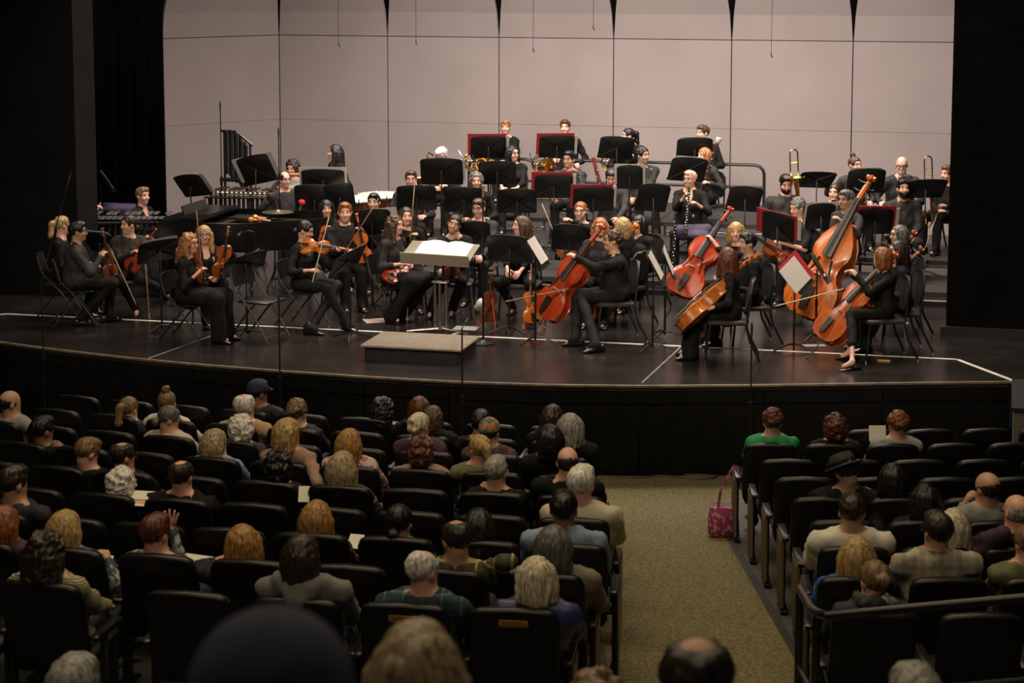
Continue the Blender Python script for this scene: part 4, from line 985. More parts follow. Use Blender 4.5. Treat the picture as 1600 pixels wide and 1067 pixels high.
mu('M7', 319, 367, 1.1, 25, 12, 'the blond violinist in glasses', 'blond woman in glasses and low-cut top holding an orange violin by its neck', hair=('long', 'blond'), bangs=True, sex='f', skin='pink', glasses=True, vneck=True, fat=.15, R=(331, 434, -.35), L=(359, 386, -.25))
fid('violin', 'rust', 'orange-brown violin standing on the blond woman\'s knee', 'M7', (344, 430, -.3), (357, 358, -.28), 15, 'orchestra violins')
bw('bow held low across the blond woman\'s lap', 'M7', (328, 438, -.42), (362, 416, -.5))
mu('M14', 477, 360, 1.2, 62, 78, 'the violinist who is playing', 'dark-haired woman playing an amber violin with crossed ankles and black boots', kind='fold', pitch=-18, hair=('lowbun', 'black'), sex='f', skin='tan', top='black', sleeve='34', vneck=True, legs='slim', shoes='boot', R=(492, 422, -.3), L=(531, 387, -.3), feet=((548, 512), (492, 518)))
fid('violin', 'amber', 'amber violin under the chin of the playing violinist', 'M14', (474, 383, -.12), (538, 388, -.3), (-.1, -.75, .6), 'orchestra violins')
bw('bow drawn upright across the amber violin', 'M14', (489, 438, -.42), (514, 338, -.3), pale=True)
mu('M15', 618, 352, 1.2, 55, 62, 'the smiling woman with long curls', 'smiling woman with long dark curls in black gown facing the conductor stand', kind='fold', hair=('curlylong', 'brown'), sex='f', skin='pink', top='blackshirt', sleeve='34', legs='gown', smile=True, R=(634, 412, -.22), L=(640, 410, .1), feet=((617, 500), (632, 497)), shoes='flat')
fid('violin', 'red', 'red violin lying on the curly-haired woman\'s lap', 'M15', (612, 430, -.2), (645, 404, .1), (.2, -.5, .8), 'orchestra violins')
bw('bow hanging down from the curly-haired woman\'s fingers', 'M15', (638, 405, -.2), (637, 468, -.22))
mu('M11', 510, 326, 1.13, 10, 12, 'the violinist with dark bangs', 'woman with dark bob and bangs seated behind the playing violinist', hair=('bob', 'black'), bangs=True, sex='f', skin='tan', top='black', vneck=True, R=(500, 362, -.25), L=(519, 358, -.25), feet=((532, 455), (548, 453)), shoes='flat')
fid('violin', 'rust', 'rust violin resting on the chest of the woman with bangs', 'M11', (498, 372, -.3), (522, 352, -.32), (-.2, -1, .3), 'orchestra violins')
mu('M12', 539, 332, 1.24, 18, 6, 'the broad man in a bow tie', 'broad fair man in black shirt and bow tie holding orange violin upright', hair=('short', 'copper'), skin='pink', top='black', collar=True, bow=True, fat=.3, R=(549, 392, -.38), L=(566, 360, -.25), hs=1.06)
fid('violin', 'orange', 'bright orange violin upright beside the man in bow tie', 'M12', (569, 402, -.32), (559, 342, -.3), 15, 'orchestra violins')
bw('long grey bow slanting over the man in bow tie', 'M12', (540, 392, -.42), (580, 328, -.35))
mu('M13', 584, 316, 1.2, 8, -10, 'the man behind the stand by the timpani', 'dark-haired man looking over a black stand in front of copper timpani', hair=('short', 'black'), skin='tan', top='black', face=True)
mu('M16', 635, 338, 1.2, 8, 12, 'the pale young woman behind the curls', 'pale dark-haired young woman half hidden behind the curly-haired woman', hair=('long', 'dark'), sex='f', skin='fair', top='black', R=(645, 368, -.35))
bw('bow rising beside the pale dark-haired young woman', 'M16', (641, 374, -.4), (645, 322, -.3))
mu('M25', 710, 350, 1.2, -4, -6, 'the woman tilting her head', 'woman with pulled-back dark hair tilting her head behind the conductor stand', roll=-16, hair=('lowbun', 'dark'), sex='f', skin='tan', top='black', smile=True, R=(690, 423, -.4), L=(712, 412, -.35), feet=((672, 492), (706, 490)), shoes='flat')
fid('violin', 'dark', 'dark violin on the knee of the head-tilting woman', 'M25', (707, 425, -.42), (712, 372, -.35), 20, 'orchestra violins')
mu('M24', 748, 325, 1.24, -8, -22, 'the grey-shirted man in glasses', 'balding man in glasses and charcoal shirt looking down at his stand', pitch=-8, hair=('short', 'brown'), skin='pink', glasses=True, top='charcoal', collar=True, R=(741, 403, -.4), L=(749, 402, -.4))
mu('M26', 814, 352, 1.2, -14, -72, 'the woman with long brown hair', 'smiling woman with long straight brown hair in profile beside a microphone', hair=('long', 'brown'), sex='f', skin='pink', top='black', sleeve='34', smile=True, fat=.12, R=(795, 427, -.42), L=(805, 429, -.42), legs='slim', feet=((800, 486), (828, 482)), shoes='flat', knee=(.2, .2))
bw('pale bow standing upright between the brown-haired woman\'s knees', 'M26', (796, 436, -.55), (795, 506, -.6), pale=True)
mu('M27', 907, 330, 1.2, -8, -14, 'the violist with tied-back hair', 'round-faced player in glasses with tied-back hair and a viola at the chin', hair=('lowbun', 'copper'), skin='fair', glasses=True, top='black', sleeve='long', fat=.12, R=(880, 398, -.35), L=(888, 342, -.4))
fid('viola', 'brown', 'brown viola propped up to the round-faced player\'s chin', 'M27', (886, 392, -.4), (911, 338, -.28), (-.3, -1, .1), 'orchestra violas')
bw('white bow leaning in front of the round-faced player', 'M27', (882, 404, -.45), (862, 355, -.5), pale=True)
mu('M28', 938, 355, 1.2, -12, -6, 'the player behind the cello scroll', 'strawberry-haired woman mostly hidden behind a red cello scroll', hair=('long', 'redblond'), sex='f', skin='fair', top='charcoal')
# cellos
mu('M29', 957, 376, 1.19, -80, -85, 'the cellist in glasses in front', 'man in glasses and black suit in profile playing a red cello in front', hair=('shortcurly', 'brown'), skin='tan', glasses=True, pitch=6, top='black', fat=.2, L=(893, 398, -.05), R=(905, 424, .4), feet=((893, 535), (925, 545)))
fid('cello', 'red', 'glossy red cello leaning against the man in glasses', 'M29', (846, 492, -.05), (938, 352, .05), (-.75, -.65, .12), 'orchestra cellos')
bow(P('M29', 886, 452, -.15), P('M29', 836, 462, -.2), 'bow level across the strings of the front red cello', big=True)
mu('M30', 972, 354, 1.22, -125, -150, 'the blond cellist seen from behind', 'blond-haired woman seen from behind next to the woman with dark bangs', hair=('bob', 'blond'), sex='f', skin='fair', top='black', face=False)
fid('cello', 'orange', 'cello with an orange scroll behind the man in glasses', 'M30', (925, 480, .1), (984, 363, .05), (-.8, -.5, .1), 'orchestra cellos')
mu('M31', 998, 350, 1.1, -45, -40, 'the woman with black bangs', 'woman with black bob and bangs facing across behind the front cellist', hair=('bob', 'black'), bangs=True, sex='f', skin='fair', top='black')
mu('M38', 1150, 362, 1.2, -60, -8, 'the blond cellist facing out', 'woman with short blond bangs holding a bright red cello by its neck', hair=('bob', 'blond'), bangs=True, sex='f', skin='pink', top='black', sleeve='34', L=(1108, 373, -.1), R=(1120, 430, .1))
fid('cello', 'red', 'bright red cello held by the short-haired blond woman', 'M38', (1064, 450, -.3), (1137, 330, .1), (-.45, -.88, .2), 'orchestra cellos')
mu('M39', 1168, 380, 1.2, -80, -72, 'the dark-haired cellist in profile', 'dark-haired player in profile between two cellos near the blond cellist', hair=('short', 'black'), skin='olive', top='black')
mu('M40', 1136, 402, 1.17, -95, -158, 'the cellist in a long black skirt', 'brown-haired woman seen from behind in long black skirt with amber cello', hair=('long', 'auburn'), sex='f', skin='pink', top='black', sleeve='34', legs='gown', face=False, L=(1097, 484, -.22), R=(1090, 470, .2))
fid('cello', 'amber', 'amber cello across the knees of the woman in the long skirt', 'M40', (1046, 514, -.24), (1190, 386, .14), (-.9, .2, .5), 'orchestra cellos')
mu('M49', 1404, 367, 1.2, -82, -76, 'the grey-haired cellist', 'woman with grey bob and glasses in profile behind the red-haired cellist', hair=('bob', 'pepper'), sex='f', skin='fair', glasses=True, top='black')
fid('cello', 'brown', 'cello whose scroll shows beside the grey bob', 'M49', (1345, 490, .1), (1420, 372, .1), (-.8, -.5, .1), 'orchestra cellos')
mu('M50', 1402, 392, 1.17, -85, -80, 'the dark-haired cellist at the end', 'woman with shoulder-length dark hair and glasses close behind the red-haired cellist', hair=('long', 'dark'), sex='f', skin='fair', glasses=True, top='black', fat=.15)
fid('cello', 'dark', 'dark cello whose scroll shows at the end chair', 'M50', (1335, 505, .15), (1428, 398, .1), (-.8, -.5, .1), 'orchestra cellos')
mu('M51', 1377, 402, 1.16, -82, -118, 'the red-haired cellist', 'woman with cropped red hair turned away over a brown cello in front', hair=('bob', 'copper'), sex='f', skin='fair', top='black', legs='capri', face=False, L=(1331, 427, -.1), R=(1326, 425, .25), shoes='flat', feet=((1322, 556), (1325, 572)))
fid('cello', 'rust', 'brown cello leaning on the red-haired woman in front', 'M51', (1284, 523, -.05), (1396, 396, .1), (-.85, -.5, .15), 'orchestra cellos')
bow(P('M51', 1315, 452, -.2), P('M51', 1268, 464, -.2), 'pale bow level in front of the double bass', big=True, pale=True)
# double bass
mu('M45', 1322, 312, 1.5, -52, -55, 'the double bass player', 'grey-haired man with glasses behind the neck of an orange double bass', kind=None, hair=('short', 'pepper'), skin='tan', glasses=True, top='charcoal', stand=False, seat=.74, collar=True, L=(1309, 343, -.38), R=(1292, 430, -.3), tuck=.1)
fid('bass', 'bass', 'large orange double bass leaning across its player', 'M45', (1254, 484, -.62), (1357, 280, -.3), (-.62, -.78, .1))
# woodwinds, brass
mu('M17', 642, 280, 1.38, 6, 4, 'the man above the black stand', 'brown-haired man in glasses peering over a black stand near the timpani', tier=.2, hair=('short', 'brown'), skin='pink', glasses=True, top='charcoal')
mu('M18', 690, 243, 1.58, -10, -30, 'the white-haired saxophonist', 'white-haired man in glasses bent over a gold saxophone', tier=.4, pitch=-32, hair=('short', 'white'), skin='pink', glasses=True, top='black', R=(683, 293, -.4), L=(694, 290, -.4), lean=.12)
saxophone(axes(P('M18', 667, 305, -.35), (.02, .05, 1), (0, -1, 0)), 'gold saxophone behind the wide stand of the white-haired man')
mu('M22', 744, 283, 1.38, 0, 4, 'the grey-curled player', 'woman with grey curls seated behind a stand among the winds', tier=.2, hair=('curly', 'pepper'), sex='f', skin='tan', top='black', vneck=True)
mu('M21', 801, 240, 1.58, -6, 42, 'the dark-haired woman in glasses', 'dark-haired woman in glasses and lace sleeves with hands folded on lap', tier=.4, hair=('bob', 'black'), sex='f', skin='fair', glasses=True, top='black', sleeve='34', R=(787, 294, -.42), L=(803, 295, -.42))
saxophone(axes(P('M21', 818, 303, -.05), (.05, .05, 1), (.4, -1, 0)) @ Matrix.Scale(.42, 4), 'small gold saxophone beside the woman in lace sleeves')
keyed_pipe('clarinet', 'clarinet', 'silver-keyed clarinet upright above the grey curls', P('M22', 742, 290, .2), P('M22', 739, 242, .2), .013, .55, grenad, 12, .035)
mu('M19', 790, 199, 1.78, -6, -6, 'the smiling horn player', 'smiling fair woman in the top row above a red music folder', tier=.6, hair=('short', 'redblond'), bangs=True, sex='f', skin='pink', smile=True, top='black', vneck=True, R=(765, 252, -.35), L=(785, 252, -.35))
horn(P('M19', 752, 256, -.3), (.3, -1, 0), 'french horn under the red folder of the smiling woman')
mu('M20', 883, 199, 1.78, -4, -10, 'the horn player leaning aside', 'brown-haired man in top row resting his forearm out to one side', tier=.6, hair=('short', 'brown'), skin='pink', top='black', L=(903, 258, -.25), R=(868, 250, -.35), smile=True)
horn(P('M20', 858, 262, -.3), (-.35, -1, .1), 'gold french horn bell showing below a red folder')
mu('M23', 889, 249, 1.58, -14, -28, 'the oboist in navy', 'black-haired man in glasses and navy shirt holding a silver flute level', tier=.4, hair=('short', 'black'), skin='tan', glasses=True, top='navy', collar=True, R=(868, 309, -.42), L=(886, 307, -.4))
keyed_pipe('flute', 'flute', 'silver flute level across the navy-shirted man\'s lap', P('M23', 846, 309, -.45), P('M23', 893, 307, -.45), .0115, .62, silver, 14)
keyed_pipe('oboe', 'oboe', 'oboe with bright keys upright beside the navy-shirted man', P('M23', 908, 294, -.1), P('M23', 906, 252, -.1), .013, .5, grenad, 14, .022)
mu('M33', 1004, 243, 1.58, 8, 46, 'the curly-haired trumpeter', 'dark curly-haired man in black shirt leaning and looking aside', tier=.4, hair=('shortcurly', 'black'), skin='olive', top='blackshirt', collar=True, fat=.1, R=(988, 312, -.35), L=(996, 312, -.35))
keyed_pipe('bassoon', 'bassoon', 'red bassoon standing between the navy shirt and the rail', P('M23', 940, 300, .3), P('M23', 927, 246, .3), .026, 1.15, maplered, 10)
mu('M32', 955, 276, 1.38, -6, -6, 'the man in the charcoal jacket', 'man in charcoal jacket looking down behind a red folder', tier=.2, pitch=-30, hair=('short', 'dark'), skin='pink', top='charcoal', collar=True, lean=.1, R=(938, 322, -.4), L=(962, 342, -.42))
mu('M34', 981, 212, 1.75, -8, -72, 'the horn player with a dark braid', 'woman with a dark braid in profile behind a stand in the top row', tier=.6, hair=('ponytail', 'black'), sex='f', skin='fair', top='black')
horn(P('M34', 968, 258, .1), (-.3, -1, 0), 'french horn under the stand of the braided woman')
mu('M35', 1098, 208, 1.78, -10, -58, 'the short-haired man in the top row', 'short-haired man with stubble at the end of the top row', tier=.6, hair=('short', 'brown'), skin='pink', top='black', beard=None, collar=True)
mu('M36', 1100, 243, 1.6, -42, -56, 'the bassoonist', 'woman with copper bob and bangs holding a dark bassoon', tier=.4, hair=('bob', 'redblond'), bangs=True, sex='f', skin='pink', top='charcoal', R=(1098, 286, .0), L=(1104, 285, -.3))
keyed_pipe('bassoon', 'bassoon', 'dark bassoon with pale bell ring rising over the copper bob', P('M36', 1085, 330, -.25), P('M36', 1122, 221, -.2), .024, 1.0, mat('dark_bassoon', (.035, .012, .01), .25, var=.3, coat=.4), 9, None, [(.024, -.02), (.03, 0), (.042, .02), (.042, .05), (.03, .055)])
mu('M37', 1078, 280, 1.45, -18, -42, 'the rose-haired clarinettist', 'woman with short rose-blond hair in lace top holding a silver-keyed clarinet', tier=.2, hair=('short', 'rose'), sex='f', skin='fair', glasses=True, top='black', vneck=True, sleeve='34', fat=.18, R=(1072, 306, -.32), L=(1086, 318, -.35))
keyed_pipe('clarinet', 'clarinet', 'clarinet held upright before the rose-haired woman', P('M37', 1072, 352, -.42), P('M37', 1077, 292, -.36), .014, .6, grenad, 14, .035)
keyed_pipe('bass_clarinet', 'clarinet', 'tall bass clarinet with silver keys beside the rose-haired woman', P('M37', 1051, 428, -.5), P('M37', 1056, 332, -.45), .018, .98, grenad, 18, .05)
mu('M41', 1228, 287, 1.4, 10, 2, 'the bearded trombonist', 'heavy bearded man in black shirt looking down at his stand', tier=.2, pitch=-18, hair=('short', 'black'), skin='pink', beard='dark', top='blackshirt', collar=True, fat=.4, hs=1.08)
trombone(P('M41', 1243, 320, -.1), P('M41', 1241, 262, -.1), (0, -1, 0), 'trombone slide glinting beside the heavy bearded man')
mu('M42', 1246, 325, 1.25, -50, -58, 'the man in short sleeves', 'grey-haired man in short-sleeved black shirt reading from a red folder', pitch=-12, hair=('shortcurly', 'pepper'), skin='tan', top='blackshirt', sleeve='short', collar=True, L=(1220, 381, -.1), R=(1213, 376, .1))
fid('viola', 'brown', 'viola on the lap of the man in short sleeves', 'M42', (1222, 400, -.2), (1186, 374, -.2), (0, -.7, .7), 'orchestra violas')
mu('M43', 1336, 258, 1.58, 5, 32, 'the player with a topknot', 'player with brown topknot reaching one arm out behind a black stand', tier=.4, hair=('topknot', 'brown'), sex='f', skin='fair', top='charcoal', R=(1298, 277, -.1))
mu('M44', 1304, 301, 1.32, -15, -28, 'the woman resting her chin on her hand', 'dark-haired woman resting her chin on her hand behind the bass player', tier=.2, hair=('lowbun', 'dark'), sex='f', skin='fair', top='black', R=(1299, 318, -.15))
mu('M46', 1409, 258, 1.58, -8, -12, 'the bald trombonist', 'bald man in glasses with white goatee and black shirt at the back', tier=.4, pitch=-14, hair=('ring', 'grey'), skin='pink', glasses=True, beard='white', top='blackshirt', collar=True, R=(1378, 318, -.2))
mu('M47', 1411, 295, 1.42, 4, 6, 'the trim bearded man', 'young man with trimmed dark beard and black shirt sitting upright', tier=.2, pitch=6, hair=('short', 'black'), skin='tan', beard='black', top='blackshirt', collar=True, L=(1423, 372, -.3), R=(1384, 362, -.3), fat=.1)
mu('M48', 1481, 272, 1.5, -45, -60, 'the player at the proscenium edge', 'player cut off by the black proscenium edge holding a trombone', tier=.4, hair=('short', 'auburn'), skin='pink', top='black', R=(1470, 330, -.2), L=(1474, 322, -.35))
trombone(P('M48', 1452, 330, -.3), P('M48', 1450, 247, -.3), (0, -1, 0), 'gold trombone upright beside the proscenium edge')
bw('bow slanting down by the proscenium edge', 'M48', (1466, 330, -.4), (1447, 385, -.4))
# percussion and piano players
mu('M3', 223, 306, 1.18, 70, 52, 'the pianist', 'young sandy-haired pianist in open black collar behind the grand piano', hair=('short', 'light'), skin='pink', top='black', collar=True, vneck=True, R=(258, 352, -.2), L=(258, 348, .2))
mu('M4', 116, 268, 1.43, 60, 70, 'nobody', 'percussionist mostly hidden behind the wing wall with one hand showing', kind=None, stand=True, hair=('short', 'dark'), skin='pink', top='black', R=(154, 322, -.1), face=False)
mu('M8', 523, 238, 1.55, -60, -82, 'nobody', 'standing woman with long straight black hair in profile by the shell', kind=None, stand=True, hair=('long', 'black'), sex='f', skin='fair', top='black', vneck=True)
mu('M9', 457, 262, 1.34, 8, -22, 'the percussionist with curls', 'percussionist with dark curls looking down behind the drummer', kind=None, stand=True, pitch=-15, hair=('curly', 'dark'), sex='f', skin='pink', top='lgrey', R=(440, 276, -.3), L=(470, 276, -.3))
mu('M10', 445, 281, 1.3, 22, 34, 'the drummer', 'balding drummer in glasses and black tee holding mallets by a cymbal', hair=('thin', 'dark'), skin='pink', glasses=True, top='charcoal', sleeve='short', L=(464, 338, -.3), R=(425, 345, -.2))
# ------------------------------------------------------------------ music stands (centre pixel, depth, heading of the reading side)
def st(px, py, D, H, label, tier=0.0, load=None, ll=None, **k):
    return music_stand(at_D(px, py, D*1.03), H, label, tier*.9, load=load, loadlabel=ll, **k)
st(158, 379, 23.0, 150, 'black stand with a bright top edge beyond the charcoal-shirted man', load='top', ll='white sheets on the stand beyond the charcoal-shirted man', tilt=40)
st(249, 392, 21.6, -150, 'black stand between the looking-aside woman and the strawberry hair', load='top', ll='white sheets on the stand before the looking-aside woman', tilt=38, roll=-8)
st(382, 412, 21.3, -140, 'tilted black stand with a small clip lamp before the blond violinist', tilt=45, roll=-20)
st(300, 290, 25.6, 150, 'tilted black stand above the grand piano', load='side', ll='white pages at the edge of the stand above the piano', roll=-10, tilt=35, h=.36)
st(401, 265, 26.4, 160, 'tilted black stand in front of the tubular bells', load='wide', ll='wide white pages behind the stand by the tubular bells', roll=-14, h=.42, w=.52)
st(161, 287, 26.3, 120, 'dark stand with one white page near the vibraphone', load='side', ll='lone white page by the vibraphone', tilt=30, roll=-15)
st(505, 283, 26.6, 178, 'black stand with a cut-out handle before the standing woman', load='wide', ll='tan-edged pages on the stand before the standing woman', w=.6, h=.36)
st(492, 312, 25.6, 172, 'plain black stand beside the drummer', kind='plain', w=.55, h=.42, tilt=15); st(531, 309, 25.5, 176, 'plain black stand overlapping the one beside the drummer', kind='plain', w=.4, h=.4, tilt=15, roll=-6)
st(543, 407, 21.1, -120, 'black stand just before the playing violinist', tilt=38, roll=-18)
st(582, 347, 22.9, 175, 'black stand before the man in bow tie', roll=-5, load='side', ll='white page peeping over the stand before the bow tie', kind='plain', w=.46)
st(651, 309, 24.0, 178, 'black stand below the man peering over near timpani', kind='plain', w=.5)
st(690, 268, 25.3, 176, 'wide black stand hiding the white-haired saxophonist', .4, load='side', ll='grey pages at the edge of the saxophone stand', w=.56, h=.38)
st(725, 312, 24.1, 180, 'black ribbed stand before the grey curls', .2)
st(777, 270, 25.4, 180, 'black ribbed stand before the woman in lace sleeves', .4)
st(808, 314, 24.3, 180, 'black ribbed stand above the microphone head', .2)
st(763, 230, 27.0, -178, 'black ribbed stand under the smiling woman', .6, load='red', ll='red folder under the smiling woman')
st(870, 229, 27.1, -175, 'black ribbed stand before the man resting his forearm', .6, load='red', ll='red folder before the man resting his forearm')
st(865, 291, 24.9, -178, 'black ribbed stand before the navy-shirted man', .4, load='red', ll='red folder before the navy-shirted man')
st(927, 311, 24.3, -178, 'black stand before the charcoal jacket', .2, load='red', ll='red folder before the charcoal jacket', kind='plain', w=.52)
st(963, 231, 27.0, -172, 'black ribbed stand before the braided woman', .6, roll=5)
st(984, 277, 25.2, 175, 'black stand with a pale top edge between two trumpeters', .4, load='top', ll='pale pages on the stand between two trumpeters', kind='plain', w=.34)
st(1085, 233, 26.6, -175, 'plain black stand before the man with stubble', .6, load='top', ll='white pages on the stand before the man with stubble', kind='plain')
st(1075, 265, 25.4, -165, 'black ribbed stand before the bassoonist', .4, load='top', ll='pinkish pages over the bassoon stand', roll=6, w=.52)
st(1020, 309, 24.3, -168, 'plain black stand in front of the curly-haired trumpeter', .2, roll=6, kind='plain', w=.42, h=.38)
st(1163, 311, 24.0, -170, 'empty black stand beside the bassoonist', roll=6, kind='plain', w=.44, tier=.0)
st(1216, 355, 23.3, -212, 'tilted black stand with red folder before the short sleeves', load='red', ll='red folder before the man in short sleeves', roll=10, h=.38, w=.42)
st(1275, 281, 25.0, -170, 'black ribbed stand by the bearded trombonist', .2, tilt=48, roll=5)
st(1353, 283, 24.5, -172, 'black stand under the player with the topknot', .4, load='top', ll='pale pages on the topknot player\'s stand', kind='plain')
st(1445, 295, 24.2, -170, 'black stand hiding the trombonist at the edge', .2, kind='plain', tilt=42, w=.55)
st(1282, 338, 23.1, -172, 'black stand between short sleeves and bass player', kind='plain', w=.36, load='top', ll='pale pages on the stand beside the bass player')
st(1367, 346, 23.0, -178, 'black stand before the trim bearded man', load='red', ll='red folder before the trim bearded man', kind='plain', w=.44)
st(890, 371, 22.6, 178, 'black stand before the round-faced player', kind='plain', w=.42, roll=4)
st(797, 389, 21.5, 165, 'wide black stand with a ribbed back by the microphone', kind='X', w=.52, roll=3)
st(742, 366, 22.7, 178, 'black stand beside the grey-shirted man in glasses', w=.36, kind='plain')
st(841, 396, 20.9, 78, 'stand turned sideways before the front cellist', load='top', ll='white curling booklet before the front cellist', tilt=32, w=.44)
st(1025, 419, 20.5, 82, 'stand turned sideways before the woman in long skirt', load='top', ll='open white booklet before the woman in long skirt', tilt=28, w=.46, h=.38)
st(1044, 411, 21.2, 84, 'second sideways stand beyond the open booklet', load='top', ll='thin booklet on the second sideways stand', tilt=22, w=.4)
st(1246, 430, 20.5, 52, 'stand turned to the red-haired cellist', load='red', ll='red-edged white pages before the red-haired cellist', tilt=35, roll=16, w=.42)
st(1281, 418, 21.1, 80, 'sideways stand with clip lamp before the double bass', tilt=30, w=.42)
# ------------------------------------------------------------------ podium and conductor's desk
HALLR = Matrix.Rotation(-TH, 4, 'Z')
pc = hall(-.12, .40); t = thing('conductor_podium', 'low grey carpeted conductor podium with black sides', 'podium', Matrix.Translation(pc) @ HALLR)
podm = mat('grey_tan_podium_carpet', (.2, .165, .125), .9, var=.12, scale=14, bump=.3)
b = MB(); b.box((0, 0, .155), (1.1, .78, .03), .008); b.build('top_board', podm, t)
b = MB()
for x, y, dx, dy in ((0, -.34, 1.0, .03), (0, .34, 1.0, .03), (-.5, 0, .03, .68), (.5, 0, .03, .68)): b.box((x, y, .07), (dx, dy, .139), .004)
b.build('side_frame', mat('black_podium_side', (.009, .009, .009), .6, var=.2), t)
# conductor's desk on three tubes
D0 = at_D(688, 393, 22.2); t = thing('conductor_stand', 'wide taupe conductor desk on three steel tubes behind the podium', 'music stand', Matrix.Translation((D0.x, D0.y, 0)) @ HALLR)
taupe = mat('taupe_laminate', (.2, .175, .125), .5, var=.06, scale=6); z = D0.z
Rt = Matrix.Translation((0, 0, z)) @ Matrix.Rotation(math.radians(14), 4, 'X') @ Matrix.Rotation(math.radians(1.5), 4, 'Y')
b = MB(); b.box((0, .0, 0), (.8, .5, .02), .004, M=Rt); b.build('desk_board', taupe, t)
b = MB(); b.box((0, -.25, .005), (.8, .02, .13), .004, M=Rt); b.build('front_lip', taupe, t)
for x, y in ((-.065, 0), (0, -.03), (.065, 0)):
    b = MB(); b.tube([(x, y, .02), (x, y, .56)], .018, 10); b.build('column_tube', steelm, t)
b = MB(); b.box((0, -.01, .565), (.19, .09, .02), .006); b.build('clamp_plate', steelm, t)
for x in (-.06, .03):
    b = MB(); b.tube([(x, 0, .57), (x, .0, z-.02)], .013, 8); b.build('inner_tube', blkmet, t)
for s in (-1, 1):
    b = MB(); b.tube([(0, 0, .03), (s*.2, -.08, .02), (s*.36, -.14, .01)], [.016, .014, .01], 7); b.build('leg', steelm, t)
b = MB(); b.tube([(0, 0, .03), (0, .3, .01)], [.016, .01], 7); b.build('leg', steelm, t)
sc_ = thing('open_score', 'large open white score lying on the conductor desk', 'score', Matrix.Translation((D0.x, D0.y, 0)) @ HALLR @ Rt @ Matrix.Translation((.03, .02, .012)))
for s in (-1, 1):
    b = MB(); b.rings([[(s*.3*q, y, .003+.028*math.sin(PI*min(1, q*1.15))**.8*(1 if q < .9 else .5)) for y in (-.2, .21)]+[(s*.3*q, y, -.0+.0) for y in (.21, -.2)] for q in (.01, .12, .3, .55, .8, 1.0)]); b.build('page', plainp, sc_)
# ------------------------------------------------------------------ grand piano, percussion
pianom = mat('black_piano_lacquer', (.005, .005, .005), .22, var=.2, spec=.35); goldm = mat('dark_bronze_piano_plate', (.03, .018, .008), .5, .0, var=.3)
pp = at_z(248, 346, .96); t = thing('grand_piano', 'long black grand piano without its lid among the violins and percussion', 'piano', Matrix.Translation((pp.x, pp.y, 0)) @ HALLR @ Matrix.Diagonal((.82, .95, .96, 1)))
PO = [(0, 0), (.6, 0), (1.05, .02), (1.45, .16), (1.75, .42), (2.0, .58), (2.22, .72), (2.34, .95), (2.32, 1.25), (2.15, 1.45), (1.9, 1.5), (0, 1.5)]
def inner(k): cx, cy = 1.1, .75; return [(cx+(x-cx)*k, cy+(y-cy)*k) for x, y in PO]
b = MB(); b.rings([[(x, y, .62) for x, y in inner(.97)], [(x, y, .64) for x, y in PO], [(x, y, .99) for x, y in PO], [(x, y, 1.0) for x, y in inner(.995)], [(x, y, 1.0) for x, y in inner(.955)], [(x, y, .86) for x, y in inner(.95)]]); b.build('rim_case', pianom, t)
b = MB(); b.rings([[(x, y, .885) for x, y in inner(.93)], [(x, y, .89) for x, y in inner(.92)]]); b.build('soundboard_plate', goldm, t)
b = MB(); b.box((-.16, .75, .68), (.34, 1.42, .05), .01); b.build('key_bed', pianom, t)
b = MB(); b.box((-.2, .75, .715), (.16, 1.22, .02), .003); b.build('white_keys', mat('ivory_keys', (.6, .57, .5), .3, var=.05), t)
b = MB()
for s in (.06, 1.44): b.box((-.16, s, .76), (.34, .06, .14), .015)
b.build('key_cheek', pianom, t)
b = MB(); b.box((.22, .75, 1.08), (.02, .8, .17), .006, R=Matrix.Rotation(-.35, 3, 'Y')); b.build('music_desk', pianom, t)
b = MB(); b.prism([(.02, .05), (.62, .05), (.62, 1.45), (.02, 1.45)], 1.004, 1.024, .004); b.prism([(.04, .06), (.6, .06), (.6, 1.44), (.04, 1.44)], 1.025, 1.045, .004); b.build('folded_lid_flap', pianom, t)
for x, y in ((.18, .12), (.18, 1.38), (1.95, 1.05)):
    b = MB(); b.lathe([(.03, .03), (.035, .08), (.045, .2), (.06, .5), (.075, .63)], 10, Matrix.Translation((x, y, 0))); b.lathe([(.03, 0), (.035, .02), (.02, .05)], 10, Matrix.Translation((x, y, 0))); b.build('leg', pianom, t)
b = MB(); b.box((.55, .75, .12), (.05, .3, .03), .006); b.tube([(.55, .68, .12), (.5, .68, .62)], .012, 6); b.tube([(.55, .82, .12), (.5, .82, .62)], .012, 6); b.build('pedal_lyre', pianom, t)
rosem = mat('rosewood_bar', (.025, .012, .008), .4, var=.25, scale=9); capm = mat('pale_resonator_cap', (.55, .5, .42), .4, var=.1)
